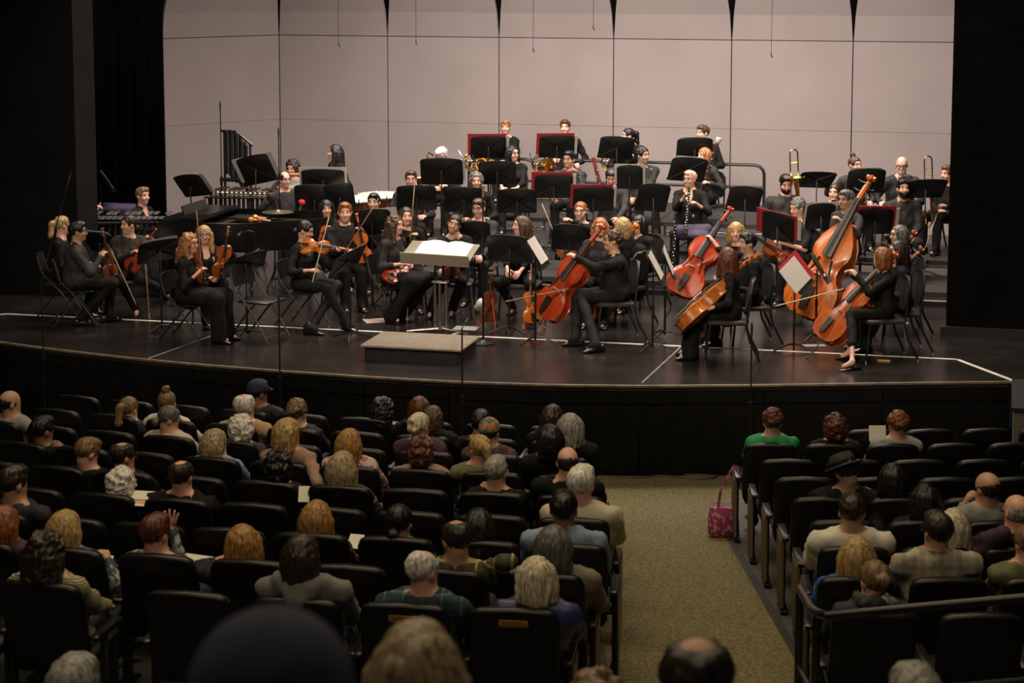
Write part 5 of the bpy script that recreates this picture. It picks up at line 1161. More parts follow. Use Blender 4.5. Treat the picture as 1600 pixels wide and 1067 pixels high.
def mallet_table(name, cat, label, p, rot, L, W, H, n, barm, resm):
    t = thing(name, label, cat, Matrix.Translation(p) @ HALLR @ Matrix.Rotation(rot, 4, 'Z'))
    for s in (-1, 1):
        b = MB(); b.tube([(-L/2, s*W/2, H-.05), (L/2, s*W*.32, H-.05)], .018, 6); b.build('frame_rail', blkmet, t)
        for q in (-1, 1):
            b = MB(); b.tube([(s*L*.46, q*W*.36, H-.05), (s*L*.46, q*W*.36, .02)], .018, 7); b.build('leg', blkmet, t)
    for i in range(n):
        f = i/(n-1); x = -L/2+.04+(L-.08)*f; w_ = L/n*.78; ly = W*(.52-.2*f)
        for row in (0, 1):
            if row == 1 and i % 7 in (2, 6): continue
            b = MB(); b.box((x+row*L/n*.5, -W*.22+row*W*.46, H+row*.025), (w_, ly, .018), .004); b.build('bar', barm, t)
        if cat == 'marimba': b = MB(); b.ball((x+L/n*.5, -W*.52, H+.02), .02, 7, 5); b.build('cord_post', capm, t)
        b = MB(); b.tube([(x, -W*.2, H-.04), (x, -W*.2, H-.12-.42*(1-f))], w_*.42, 8); b.build('resonator', resm, t)
    return t
mallet_table('vibraphone', 'vibraphone', 'vibraphone with grey metal bars beside the wing wall', at_z(178, 338, .9)*1.0-Vector((0, 0, .9)), .25, 1.35, .62, .9, 18, mat('grey_aluminium_bar', (.3, .3, .29), .35, .9, var=.1), mat('dark_resonator', (.015, .015, .015), .5, var=.2))
mallet_table('marimba', 'marimba', 'dark marimba behind the grand piano by the shell', at_z(392, 300, .95)-Vector((0, 0, .95)), .04, 1.15, .6, .95, 17, rosem, mat('dark_resonator', (.015, .015, .015), .5))
pm = at_z(186, 321, .8); t = thing('trap_table', 'small table under a purple cloth behind the vibraphone', 'table', Matrix.Translation((pm.x, pm.y, 0)) @ HALLR)
b = MB(); b.box((0, 0, .78), (.62, .4, .03), .006); b.build('table_top', blkmet, t)
b = MB(); b.box((0, 0, .76), (.66, .44, .09), .02); b.build('cloth_cover', mat('purple_table_cloth', (.05, .03, .09), .85, var=.2, bump=.4), t)
for x in (-.25, .25):
    b = MB(); b.tube([(x, 0, 0), (x, 0, .76)], .02, 7); b.build('leg', blkmet, t)
# tubular bells
ch = at_D(372, 330, 28.3); t = thing('tubular_bells', 'set of tall dark tubular bells in a black frame by the shell', 'tubular bells', Matrix.Translation((ch.x, ch.y, 0)) @ HALLR)
zt = at_D(372, 205, 28.3).z
for x in (-.19, .2):
    b = MB(); b.tube([(x, 0, 0), (x, 0, zt-(.02 if x < 0 else .16))], .018, 7); b.build('post', blkmet, t)
    b = MB(); b.tube([(x, -.25, .02), (x, .25, .02)], .02, 7); b.build('foot', blkmet, t)
b = MB(); b.tube([(-.24, 0, zt), (-.02, 0, zt), (.24, 0, zt-.2)], .02, 7); b.build('top_bar', blkmet, t)
b = MB(); b.box((0, 0, 1.02), (.5, .12, .05), .01); b.build('damper_box', blkmet, t)
for i in range(9):
    x = -.148+.037*i; top = zt-.0-(.0 if i < 4 else .04*(i-3)); b = MB(); b.tube([(x, -.02+.04*(i % 2), top), (x, -.02+.04*(i % 2), 1.0-.03*i+.1)], .0235, 9); b.build('bell_tube', mat('gunmetal_tube', (.02, .02, .022), .3, .4, var=.1), t)
    b = MB(); b.lathe([(.0, 0), (.018, 0), (.018, .02), (0, .026)], 9, Matrix.Translation((x, -.02+.04*(i % 2), top))); b.build('bell_cap', silver, t)
# timpani
for px, py, lb in ((553, 309, 'copper timpano nearer the black stands'), (596, 303, 'copper timpano partly behind the dark-haired man')):
    q = at_z(px, py, .86); t = thing('timpano', lb, 'timpano', Matrix.Translation((q.x, q.y, 0)) @ HALLR, 'copper timpani')
    copm = mat('hammered_copper', (.55, .22, .09), .25, 1.0, var=.2, scale=25, bump=.2)
    b = MB(); b.lathe([(.12, .3), (.2, .36), (.27, .48), (.305, .65), (.31, .82)], 24, cap=False); b.build('copper_bowl', copm, t)
    b = MB(); b.lathe([(.33, .82), (.335, .83), (.335, .85), (.32, .862), (0.0, .864)], 24, cap=False); b.build('drum_head', mat('calf_white_head', (.62, .58, .5), .5, var=.05), t)
    b = MB(); b.torus(.335, .012, 28, 6, Matrix.Translation((0, 0, .84))); b.build('counter_hoop', silver, t)
    for i in range(6):
        a = i*PI/3; b = MB(); b.tube([(.35*math.cos(a), .35*math.sin(a), .88), (.35*math.cos(a), .35*math.sin(a), .6), (.3*math.cos(a), .3*math.sin(a), .5)], .01, 6); b.build('tension_rod', silver, t)
    for i in range(3):
        a = i*2*PI/3; b = MB(); b.tube([(.32*math.cos(a), .32*math.sin(a), .6), (.36*math.cos(a), .36*math.sin(a), .25), (.3*math.cos(a), .3*math.sin(a), .01)], .018, 7); b.build('leg', blkmet, t)
# cymbal
q = at_z(434, 330, .98); t = thing('suspended_cymbal', 'dull bronze cymbal on a stand in front of the drummer', 'cymbal', Matrix.Translation((q.x, q.y, 0)))
b = MB(); b.lathe([(.0, 1.005), (.03, 1.0), (.045, .985), (.19, .972), (.205, .968), (.19, .966), (.04, .978), (0, .98)], 28, cap=False); b.build('cymbal_disc', mat('dull_bronze', (.35, .29, .2), .35, 1.0, var=.1, scale=30, stretch=(1, 1, 1)), t)
b = MB(); b.tube([(0, 0, .02), (0, 0, 1.04)], .009, 7); b.ball((0, 0, 1.035), .014, 8, 5); b.build('stand_rod', blkmet, t)
for i in range(3):
    a = 2*PI*i/3; b = MB(); b.tube([(0, 0, .35), (.24*math.cos(a), .24*math.sin(a), .01)], .008, 6); b.build('leg', blkmet, t)
def mallet(p0, p1, col, label, r=.028):
    M = axes(p0, Vector(p1)-Vector(p0), (0, -1, 0)); t = thing('mallet', label, 'mallet', M); L = (Vector(p1)-Vector(p0)).length
    b = MB(); b.tube([(0, 0, -.06), (0, 0, L)], .0055, 6); b.build('handle', mat('birch_stick', (.55, .4, .2), .5, var=.1), t)
    b = MB(); b.ball((0, 0, L), (r, r, r*.85), 10, 7); b.build('mallet_head', mat('felt_%s' % col, {'red': (.55, .03, .05), 'blue': (.02, .05, .45)}[col], .8, var=.1), t)
mallet(P('M10', 464, 340, -.32), P('M10', 472, 316, -.32), 'red', 'mallet with a red felt head in the drummer\'s hand', .05)
mallet(P('M4', 155, 322, -.12), P('M4', 150, 334, -.2), 'blue', 'blue-headed mallet under the half-hidden percussionist\'s hand')
a, c = P('M9', 421, 273, -.34), P('M9', 477, 273, -.34); t = thing('rainstick', 'orange-brown wooden tube held level by the curly percussionist', 'rainstick', axes(a, c-a, (0, -1, 0))); L = (c-a).length
b = MB(); b.lathe([(.024, 0), (.026, .02), (.026, L-.02), (.024, L)], 12); b.build('tube', mat('orange_brown_wood', (.36, .11, .03), .45, var=.15, stretch=(6, 6, 1)), t)
for zz in (.012, L-.012): b = MB(); b.torus(.026, .004, 14, 5, Matrix.Translation((0, 0, zz))); b.build('end_ring', rosem, t)
# toys on the folded piano: maracas and a shaker ball
tq = [(399, 336, (.6, .35, .04), 'yellow'), (406, 340, (.55, .08, .03), 'red'), (392, 340, (.6, .2, .04), 'orange')]
tbl = at_z(392, 338, .93); t = thing('percussion_tray', 'black tray of small shakers beyond the grand piano', 'tray', Matrix.Translation((tbl.x, tbl.y, 0)) @ HALLR)
b = MB(); b.box((0, 0, .915), (.5, .3, .03), .006); b.build('tray_top', blkmet, t)
b = MB(); b.tube([(0, 0, .02), (0, 0, .9)], .014, 7); b.build('stand_tube', blkmet, t)
for i in range(3):
    an = 2*PI*i/3; b = MB(); b.tube([(0, 0, .3), (.22*math.cos(an), .22*math.sin(an), .01)], .009, 6); b.build('leg', blkmet, t)
for px, py, cc, nm in tq:
    q = at_z(px, py+3, .965); t = thing('maraca', '%s maraca on the tray beyond the piano' % nm, 'maraca', Matrix.Translation(q))
    b = MB(); b.ball((0, 0, 0), (.035, .03, .032), 10, 7); b.build('shell', mat('maraca_'+nm, cc, .35, var=.1), t)
    b = MB(); b.tube([(.03, 0, 0), (.13, .02, -.02)], [.008, .01], 6); b.build('handle', mat('birch_stick', (.55, .4, .2), .5), t)
# ------------------------------------------------------------------ loose things on stage
for px, py, H, lb in ((408, 530, 62, 'empty black folding chair in front beside the playing violinist'), (272, 500, 80, 'black chair leg frame half hidden by the strawberry-haired woman')):
    if px == 408: chair('fold', pose(at_z(px, py, 0), H), lb)
mic_stand(at_z(755, 537, 0), 1.62, 'slim microphone stand with pale-headed microphone behind the podium', head=(.35, .28, .22))
mic_stand(at_D(347, 330, 27.4)*1.0-Vector((0, 0, at_D(347, 330, 27.4).z)), at_D(347, 172, 27.4).z, 'tall microphone stand in front of the tubular bells', plain=True)
mic_stand(at_D(437, 330, 25.9)-Vector((0, 0, at_D(437, 330, 25.9).z)), at_D(437, 214, 25.9).z, 'tall microphone stand rising before the drummer\'s face', plain=True)
def front_mic(px, ytop, D, boom, label):
    q = at_D(px, 560, D); r = math.hypot(q.x-CX, q.y-CY); f = zfl(r); top = at_D(px, ytop, D).z
    mic_stand((q.x, q.y, f+.006), top-f, label, boom, plain=True)
front_mic(68, 440, 20.9, at_D(106, 287, 21.2), 'tall thin boom stand leaning in before the dark wing')
front_mic(437, 478, 19.75, None, 'slim black microphone stand in front of the stage by the folding chair')
front_mic(722, 514, 19.15, at_D(727, 505, 19.3), 'slim black microphone stand in front of the podium')
front_mic(1174, 524, 19.0, None, 'slim black microphone stand in front of the long-skirted cellist')
# violas parked on small A-shaped stands
def parked(px, py, wd, lb, front, kind='violin'):
    q = at_z(px, py, 0); M = Matrix.Translation(q) @ Matrix.Rotation(math.radians(front)+PI, 4, 'Z')
    t = thing('instrument_stand', 'small folding floor stand carrying the %s' % lb, 'instrument stand', M); rb = mat('red_rubber_stand', (.25, .03, .015), .5, var=.2)
    for s in (-1, 1):
        b = MB(); b.tube([(0, -.1, .34), (s*.1, .05, .05), (s*.13, .12, .008)], .008, 6); b.build('leg', rb, t)
    b = MB(); b.tube([(0, -.1, .34), (0, -.2, .008)], .008, 6); b.build('leg', rb, t)
    b = MB(); b.tube([(-.1, .03, .05), (-.1, .1, .055), (-.1, .1, .08)], .006, 6); b.tube([(.1, .03, .05), (.1, .1, .055), (.1, .1, .08)], .006, 6); b.tube([(-.1, .03, .05), (.1, .03, .05)], .006, 6); b.build('cradle', rb, t)
    fiddle(kind, wd, lb[0].upper()*0+lb+' on a floor stand', M @ axes((0, .06, .07), (0, -.18, 1), (0, 1, .18)))
parked(765, 512, 'dark', 'dark red violin', 200); parked(830, 512, 'orange', 'orange violin', 15)
bw('white bow upright beside the parked orange violin', 'M26', (826, 505, -.5), (829, 436, -.5), pale=True)
def sheet(name, px, py, w_, d_, rot, m, lb, z=0.0, h=.004, cat='paper'):
    q = at_z(px, py, z); o = thing(name, lb, cat, Matrix.Translation(q) @ Matrix.Rotation(rot, 4, 'Z'))
    b = MB(); b.rings([[(-w_/2+dx, -d_/2, zz), (w_/2, -d_/2, zz), (w_/2, d_/2, zz), (-w_/2+dx, d_/2, zz)] for zz, dx in ((.001, 0), (h, .002))]); b.build('leaf', m, o); return o
sheet('loose_paper', 592, 501, .34, .26, .3, mat('pinkish_paper', (.5, .38, .33), .7, var=.1), 'pinkish loose paper on the floor under the curly-haired woman\'s chair')
sheet('loose_paper', 728, 513, .28, .24, -.2, mat('grey_paper', (.22, .21, .21), .6, var=.1), 'grey paper on the floor behind the podium')
sheet('loose_paper', 716, 521, .16, .05, .7, plainp, 'small white strip on the floor behind the podium')
sheet('loose_paper', 352, 517, .2, .1, .4, mat('grey_paper', (.22, .21, .21), .6), 'folded grey paper on the floor by the tape joint')
sheet('loose_paper', 1270, 540, .28, .12, .1, mat('grey_paper', (.22, .21, .21), .6), 'grey paper on the floor under the orange double bass')
t = sheet('wrapper', 1381, 564, .13, .05, -.2, mat('yellow_wrapper', (.55, .36, .06), .4, var=.2), 'crumpled yellow wrapper on the stage floor near the end cellist', h=.012, cat='wrapper')
q = at_z(1417, 533, 0); t = thing('water_bottle', 'clear plastic water bottle standing under the end cello chair', 'bottle', Matrix.Translation(q))
b = MB(); b.lathe([(.0, .002), (.03, .002), (.032, .02), (.03, .06), (.032, .1), (.03, .14), (.014, .175), (.012, .19)], 12); b.build('bottle_shell', glassy('clear_plastic', (.85, .88, .92)), t)
b = MB(); b.lathe([(.014, .185), (.014, .205), (0, .206)], 10); b.build('cap', plainp, t)
q = at_z(752, 486, .02); t = thing('cloth_bundle', 'white rolled cloth on the floor beside the parked dark violin', 'cloth', Matrix.Translation(q))
V, Q = sdf_mesh([e_((0, 0, .08), (.06, .09, .075), .03), e_((.05, .03, .06), (.06, .06, .05), .03), e_((-.04, -.03, .05), (.05, .05, .045), .03)], .014); link_quads('folded_cloth', V, Q, CL['white'](), t)
q = P('M37', 1083, 362, -.35); t = thing('folded_jacket', 'dark purple jacket bundled on the rose-haired woman\'s lap', 'jacket', Matrix.Translation(q))
V, Q = sdf_mesh([c_((-.2, 0, 0), (.18, .03, .03), .09, .07, .05), e_((.05, -.05, -.04), (.16, .1, .06), .04), e_((-.12, .03, -.06), (.09, .09, .06), .03)], .02); link_quads('jacket_cloth', V, Q, mat('dark_violet_cloth', (.035, .025, .055), .75, var=.3, scale=8, bump=.5), t)
q = P('M30', 985, 425, .1); t = thing('hung_jacket', 'black jacket hung over a chair back behind the front cellist', 'jacket', Matrix.Translation(q))
V, Q = sdf_mesh([c_((-.13, 0, .28), (.13, .02, .26), .06, .06, .05), e_((0, 0, .05), (.17, .09, .26), .06), e_((.05, .02, -.2), (.14, .09, .16), .05), c_((.14, 0, .2), (.17, -.02, -.2), .05, .04, .04)], .022); link_quads('jacket_cloth', V, Q, CL['black'](), t)
q = at_D(385, 372, 21.95); t = thing('clip_lamp', 'small gooseneck clip lamp over the blond violinist\'s stand', 'lamp', Matrix.Translation(q))
b = MB(); b.tube([(.09, .02, -.16), (.1, .02, .0), (.08, .0, .07), (.02, -.02, .09), (-.05, -.02, .06)], .006, 7); b.build('gooseneck', blkmet, t)
b = MB(); b.lathe([(.012, .03), (.03, .0), (.034, -.02)], 10, Matrix.Translation((-.07, -.02, .05)) @ Matrix.Rotation(.5, 4, 'Y')); b.build('lamp_shade', blkmet, t)
q = at_D(1276, 400, 21.75); t = thing('clip_lamp', 'slim stand lamp with a lit tip before the double bass', 'lamp', Matrix.Translation(q))
b = MB(); b.tube([(-.07, 0, .02), (.07, -.03, -.2)], .018, 8); b.build('lamp_tube', blkmet, t)
b = MB(); b.ball((.075, -.032, -.21), .02, 10, 6); b.build('lamp_tip', mat('cool_lamp_tip', (.5, .7, .8), .3, emit=(.5, .8, 1, 1.2)), t)
# hanging choir microphones above the stage
for px, y1, D in ((529, 73, 28.3), (650, 70, 28.3), (833, 82, 27.9), (927, 47, 28.3), (1205, 90, 27.4)):
    q = at_D(px, y1, D); t = thing('hanging_microphone', 'thin hanging microphone wire before the shell, %s from the dark wing' % ORD[[529, 650, 833, 927, 1205].index(px)], 'microphone', Matrix.Translation(q), 'hanging microphones')
    b = MB(); b.tube([(0, 0, .06), (.004, 0, 1.5), (0, 0, 4.5)], .0032, 4); b.build('wire', blkmet, t)
    b = MB(); b.tube([(0, 0, .07), (0, 0, .03), (.02, 0, 0)], [.006, .008, .007], 7); b.build('capsule', blkmet, t)
# ------------------------------------------------------------------ the audience
AUD = []
def au(px, py, blk, row, label, hair, top, dy=0, pitch=-4, idx=None, **k):
    r = RR[blk](row)-.125-.1*k.get('fat', 0)-k.pop('fwd', 0); d = ray(px, py); A = d[0]**2+d[1]**2; B = -2*(d[0]*CX+d[1]*CY); Cc = CX**2+CY**2-r*r
    t = (-B-math.sqrt(B*B-4*A*Cc))/(2*A); Hw = Vector((d[0]*t, d[1]*t, CAMH+d[2]*t))
    f = zfl(RR[blk](row)); H = math.degrees(math.atan2(CX-Hw.x, -(CY-Hw.y)))
    k.setdefault('lean', -.16); k.setdefault('face', False)
    hd = lambda q: None if q is None else at_D(q[0], q[1], Hw.y+(q[2] if len(q) > 2 else .1))
    for key in 'RL':
        if key in k: k[key] = hd(k[key])
    s = math.asin((Hw.x-CX)/r)*RR[blk](row)
    best = min((abs(v[0]-s), kk) for kk, v in SEATS.items() if kk[0] == blk and kk[1] == row)
    OCC[best[1]] = label
    person(label, Hw, f, H, H-dy, pitch=pitch, hair=hair, top=top, lo=True, seat=.43, group='listeners in the audience', bottom='navy', **k)
    return Hw
F_ = dict(sex='f')
def hat_cap(c, name, brim=True, fed=False, pattern=None):
    def f(root, Mh):
        if fed:
            b = MB(); b.lathe([(.145, .045), (.15, .05), (.14, .056), (.098, .062), (.099, .085), (.092, .125), (.078, .148), (.045, .152), (.0, .14)], 20, Matrix.Scale(1.12, 4, (0, 1, 0)), cap=False); o = b.build('hat', c, root); o.matrix_local = Mh
            b = MB(); b.lathe([(.1, .064), (.102, .066), (.102, .09), (.1, .092)], 20, Matrix.Scale(1.12, 4, (0, 1, 0)), cap=False); q = b.build('hat_band', CL['black'](), o)
            return
        P_ = [e_((0, -.014, .045), (.095, .115, .1), .01), e_((0, 0, -.06), (.2, .2, .085), .01, sub=True)]
        V, Q = sdf_mesh(P_, .009); o = link_quads(name, V, Q, c, root); o.matrix_local = Mh
        if brim: b = MB(); b.rings([[(x*.075, .085+.075*math.sqrt(max(0, 1-x*x))*t_, .055-.02*t_*t_) for x in (-1, -.6, 0, .6, 1)]+[(x*.075, .085+.075*math.sqrt(max(0, 1-x*x))*t_, .048-.02*t_*t_) for x in (1, .6, 0, -.6, -1)] for t_ in (0, .5, 1)]); b.build('cap_brim', c, o)
    return f
beanm = mat('patterned_beanie_knit', (.07, .12, .13), .9, kind='voronoi', scale=24, col2=(.4, .18, .06), lo=.6, hi=.68, bump=.4)
capn = mat('navy_cap_cloth', (.015, .018, .06), .8, var=.2, scale=30, bump=.3)
fedm = mat('charcoal_felt', (.03, .03, .03), .8, var=.15, scale=10)
# wide block
au(17, 630, 'L', 2, 'bald man in pale shirt near the dark end of the wide block', ('ring', 'dark'), 'lgrey', 40, skin='tan')
au(67, 673, 'L', 3, 'dark-skinned man in black jacket with hand raised to his cheek', ('short', 'black'), 'black', 25, skin='brown', R=(97, 690, .05))
au(202, 639, 'L', 1, 'woman with tied light-brown hair low in the second row', ('ponytail', 'light'), 'navy', 10, sex='f')
au(261, 630, 'L', 1, 'woman in white with a blond topknot', ('topknot', 'light'), 'white', -15, skin='pink', sex='f')
au(265, 655, 'L', 2, 'grey-haired woman in cream with glasses looking down sideways', ('lowbun', 'pepper'), 'cream', 55, -18, sex='f', skin='pink', glasses=True)
au(137, 708, 'L', 4, 'man with cropped ginger hair in black, head bent', ('short', 'light'), 'black', 30, -20, skin='pink')
au(193, 714, 'L', 4, 'man with thinning dark hair and glasses looking aside', ('balding', 'dark'), 'black', 38, skin='tan', glasses=True)
au(191, 757, 'L', 5, 'white curly-haired listener in navy behind a programme', ('curly', 'white'), 'navy', 5, -10, sex='f')
au(284, 744, 'L', 5, 'brown-haired man with a thinning crown in black suit', ('balding', 'dark'), 'black', 6, skin='pink', fat=.1)
au(22, 756, 'L', 6, 'man with thick brown hair in navy shirt at the aisle-far end', ('short', 'dark'), 'navy', 30, skin='tan', fat=.1, hs=1.05)
au(8, 818, 'L', 7, 'woman with long copper hair at the far end', ('long', 'copper'), 'purple', 20, sex='f')
au(104, 826, 'L', 7, 'woman with straight yellow-blond hair and patterned sleeve', ('long', 'blond'), 'floral', 20, sex='f', R=(167, 868, .2), hs=1.03)
au(74, 862, 'L', 8, 'woman with big dark curls in a cream ribbed sweater', ('curlylong', 'dark'), 'knit', 15, sex='f', fat=.2, hs=1.08, fwd=-.03)
au(243, 834, 'L', 7, 'woman with short dark-red hair in floral top raising a spread hand', ('short', 'auburn'), 'floral', 15, sex='f', skin='pink', R=(268, 815, .22), wave='R', curl=(.06, .6), hs=1.06)
au(378, 851, 'L', 7, 'golden-haired woman in navy resting cheek on hand', ('bob', 'gold'), 'navy', -35, sex='f', skin='pink', L=(343, 863, .12), hs=1.08)
au(496, 810, 'L', 6, 'woman with long golden straight hair and plaid sleeve', ('long', 'gold'), 'maroon', 5, sex='f', hs=1.05)
au(474, 868, 'L', 8, 'long-dark-haired listener in grey hooded sweatshirt', ('long', 'dark'), 'grey', 25, skin='tan', hood=True, fat=.22, fwd=-.02)
au(624, 817, 'L', 6, 'black-haired woman with a low bun and scrunchie', ('lowbun', 'black'), 'olive', 8, sex='f', skin='tan', hs=1.05)
au(662, 892, 'L', 8, 'white-haired balding man in dark checked shirt', ('thin', 'white'), 'plaiddark', 35, skin='pink', fat=.15)
au(713, 844, 'L', 7, 'man in olive and yellow plaid rubbing his neck', ('balding', 'dark'), 'plaidgreen', -30, -12, skin='tan', glasses=True, fat=.12, R=(754, 868, -.02), hs=1.05)
au(748, 822, 'L', 6, 'woman with long straight black hair parted in the middle', ('long', 'black'), 'black', 0, -15, sex='f')
au(866, 853, 'L', 7, 'listener with bushy grey-brown hair in taupe jacket', ('bob', 'pepper'), 'taupe', 8, skin='pink', fat=.2, hs=1.04)
au(838, 903, 'L', 8, 'woman with platinum bob in blue nylon jacket', ('bob', 'platinum'), 'blue', -12, sex='f', skin='pink', fat=.25, hs=1.05)
au(881, 797, 'L', 6, 'black-haired man in pale blue shirt at the aisle', ('short', 'black'), 'denim', 4, skin='brown', fat=.25, hs=1.05, collar=True)
au(908, 757, 'L', 5, 'white-haired man in loose cream jacket at the aisle', ('short', 'white'), 'cream', 14, skin='pink', fat=.35, hs=1.1)
au(887, 722, 'L', 4, 'bald man with ring of hair in black coat at the aisle', ('ring', 'dark'), 'black', -8, skin='pink', fat=.15)
au(775, 738, 'L', 4, 'woman with short silver hair and thin necklace', ('short', 'grey'), 'black', 10, sex='f', skin='pink', hs=1.05, L=(760, 762, .1))
au(749, 702, 'L', 3, 'blond ponytailed woman in olive shirt looking aside', ('ponytail', 'blond'), 'olive', -35, sex='f', skin='pink', fat=.12)
au(765, 676, 'L', 2, 'listener in a colourful patterned beanie', ('lowbun', 'dark'), 'maroon', 8, sex='f', hat=hat_cap(beanm, 'beanie', False))
au(751, 662, 'L', 1, 'dark-haired listener hidden beyond the patterned beanie', ('short', 'black'), 'black', 0)
au(656, 638, 'L', 0, 'listener with smooth auburn hair in the first row', ('bob', 'auburn'), 'black', 5, sex='f')
au(677, 654, 'L', 1, 'listener with straight brown hair beside the platinum updo', ('bob', 'brown'), 'black', 20, sex='f', skin='pink')
au(656, 666, 'L', 2, 'woman with platinum updo and dark hair clip', ('updo', 'platinum'), 'purple', 18, sex='f', skin='pink')
au(659, 706, 'L', 3, 'woman with round auburn curls', ('afro', 'auburn'), 'mauve', 5, sex='f', skin='pink')
au(864, 652, 'L', 1, 'dark-haired woman leaning close to the silver bob', ('long', 'dark'), 'black', 15, sex='f')
au(891, 668, 'L', 2, 'woman with silver bob and patterned scarf at the aisle', ('bob', 'grey'), 'black', -8, sex='f', skin='pink', hs=1.05, fat=.15, scarf='ikat')
au(857, 687, 'L', 3, 'dark-haired woman in black looking aside at the aisle end', ('bob', 'black'), 'black', -40, sex='f', skin='tan', hs=1.05)
au(383, 636, 'L', 1, 'white-haired balding man in tan suede jacket', ('balding', 'white'), 'tan', 22, skin='pink', fat=.1, hs=1.05)
au(378, 670, 'L', 2, 'woman with frizzy white curls in plum', ('afro', 'white'), 'purple', 5, sex='f', hs=1.02)
au(404, 614, 'L', 0, 'listener in a navy cap in the first row', ('short', 'black'), 'navy', 35, skin='brown', hat=hat_cap(capn, 'cap'))
au(466, 645, 'L', 1, 'listener with short brown curls beyond the mauve sweater', ('shortcurly', 'light'), 'navy', 20, sex='f')
au(451, 677, 'L', 3, 'blond woman in dusty mauve with glasses and raised fist', ('bob', 'blond'), 'mauve', 45, sex='f', skin='pink', glasses=True, hs=1.08, R=(488, 722, -.0), curl=(1.2, .6))
au(436, 730, 'L', 4, 'listener with a dark mop of black hair', ('afro', 'black'), 'black', 0)
au(338, 692, 'L', 3, 'brown-blond woman with sunglasses on her head in profile', ('long', 'ash'), 'denim', 50, sex='f', skin='pink', glasses=True)
au(547, 692, 'L', 3, 'golden-haired woman in a pale pink floral blouse', ('long', 'gold'), 'pinkfloral', 15, sex='f', skin='pink')
au(536, 731, 'L', 4, 'woman with wavy ash-blond hair in black and white print', ('long', 'ash'), 'ikat', 10, sex='f', hs=1.1)
au(600, 640, 'L', 0, 'woman with a mass of black curls and raised hand', ('curlylong', 'black'), 'black', 30, sex='f', skin='tan', hs=1.05, R=(621, 668, .05))
# block by the railing
au(1207, 660, 'R', 1, 'listener with short auburn hair in a green top', ('shortcurly', 'auburn'), 'green', 0, sex='f')
au(1305, 667, 'R', 1, 'listener with reddish curls next to the green top', ('afro', 'auburn'), 'black', 0, sex='f')
au(1402, 664, 'R', 1, 'copper-curled listener in grey holding a white sheet', ('shortcurly', 'copper'), 'lgrey', -10, sex='f')
au(1322, 738, 'R', 4, 'listener in a charcoal felt hat leaning sideways', ('short', 'dark'), 'black', -15, -24, roll=-12, skin='tan', hat=hat_cap(fedm, 'hat', fed=True), R=(1352, 771, -.02), fat=.1)
au(1394, 748, 'R', 4, 'black-haired listener beside the felt hat', ('bob', 'black'), 'black', 0, sex='f')
au(1445, 782, 'R', 5, 'listener with smooth black bob', ('bob', 'black'), 'black', -5, sex='f')
au(1542, 763, 'R', 5, 'bald man in grey resting his chin on his hand', ('ring', 'dark'), 'lgrey', -30, skin='tan', L=(1515, 778, .15), fat=.12)
au(1331, 800, 'R', 6, 'dark-haired man in a white tee by the aisle', ('short', 'dark'), 'white', 3, skin='tan', sleeve='short', fat=.25)
au(1338, 868, 'R', 7, 'woman with long straight blond hair and blue sleeve', ('long', 'blond'), 'bright', -5, sex='f', hs=1.06)
au(1366, 908, 'R', 8, 'woman with light bun and checked scarf in navy', ('bun', 'light'), 'navy', -20, sex='f', skin='pink', fat=.15, scarf='ikat')
au(1464, 831, 'R', 7, 'dark-haired man with glasses in a pale plaid shirt', ('short', 'dark'), 'plaidpale', -22, skin='tan', glasses=True, fat=.15, collar=True)
au(1489, 823, 'R', 6, 'blond woman raising a hand beside the plaid shirt', ('long', 'platinum'), 'purple', 12, sex='f', skin='pink', R=(1513, 832, .02))
au(1588, 800, 'R', 6, 'balding grey man with glasses at the edge', ('ring', 'grey'), 'black', -20, skin='pink', glasses=True)
au(1606, 850, 'R', 7, 'woman with bare shoulder at the edge', ('bun', 'light'), 'olive', -10, sex='f', skin='pink', sleeve='none', fat=.15)
# nearest listeners, thrown out of focus
def near(px, ytop, D, wpx, floor_d, label, hair, top, **k):
    top_p = at_D(px, ytop, D); Hw = Vector((top_p.x, top_p.y, top_p.z-.125*k.get('hs', 1)))
    person(label, Hw, Hw.z-1.13, 172, 172+k.pop('dy', 0), pitch=-5, hair=hair, top=top, lo=True, seat=.43, lean=-.1, face=False, group='listeners nearest the camera', bottom='navy', **k)
    M = axes((Hw.x, Hw.y-.02, Hw.z-1.13), (0, 0, 1), (math.sin(math.radians(172)), 1, 0))
    return M
NM = [near(425, 968, 2.25, 300, 0, 'person in a dark navy cap, closest and blurred', ('short', 'black'), 'navy', hs=1.08, hat=hat_cap(mat('dark_navy_cap', (.035, .042, .08), .9, var=.2, scale=20), 'cap', False)),
      near(653, 962, 3.9, 150, 0, 'blurred listener with straight ash-blond hair beside the navy cap', ('long', 'ash'), 'black', sex='f', hs=1.0),
      near(1090, 988, 4.25, 125, 0, 'blurred man with a dark thinning crown in the aisle line', ('balding', 'dark'), 'black', skin='tan', hs=1.0),
      near(113, 1024, 6.6, 84, 0, 'blurred grey-haired listener in the bottom corner', ('short', 'grey'), 'black', hs=1.05),
      near(935, 1046, 6.3, 90, 0, 'blurred head of brown curls at the bottom edge', ('afro', 'light'), 'black', sex='f'),
      near(1432, 1036, 5.4, 110, 0, 'blurred silver head below the railing', ('short', 'grey'), 'black', sex='f')]
# every seat, named by its row and place
NEAR = ['front', 'second', 'third', 'fourth', 'fifth', 'sixth', 'seventh', 'eighth', 'ninth']
for (blk, row, i), (s, r, w_, end) in SEATS.items():
    where = 'wide block' if blk == 'L' else 'railing block'
    occ = 'occupied' if (blk, row, i) in OCC else 'empty'
    seat(s, r, '%s black auditorium seat in %s row of %s, %s from the aisle' % (occ, NEAR[row], where, ORD[i]), w_, end, 'auditorium seats, '+where)
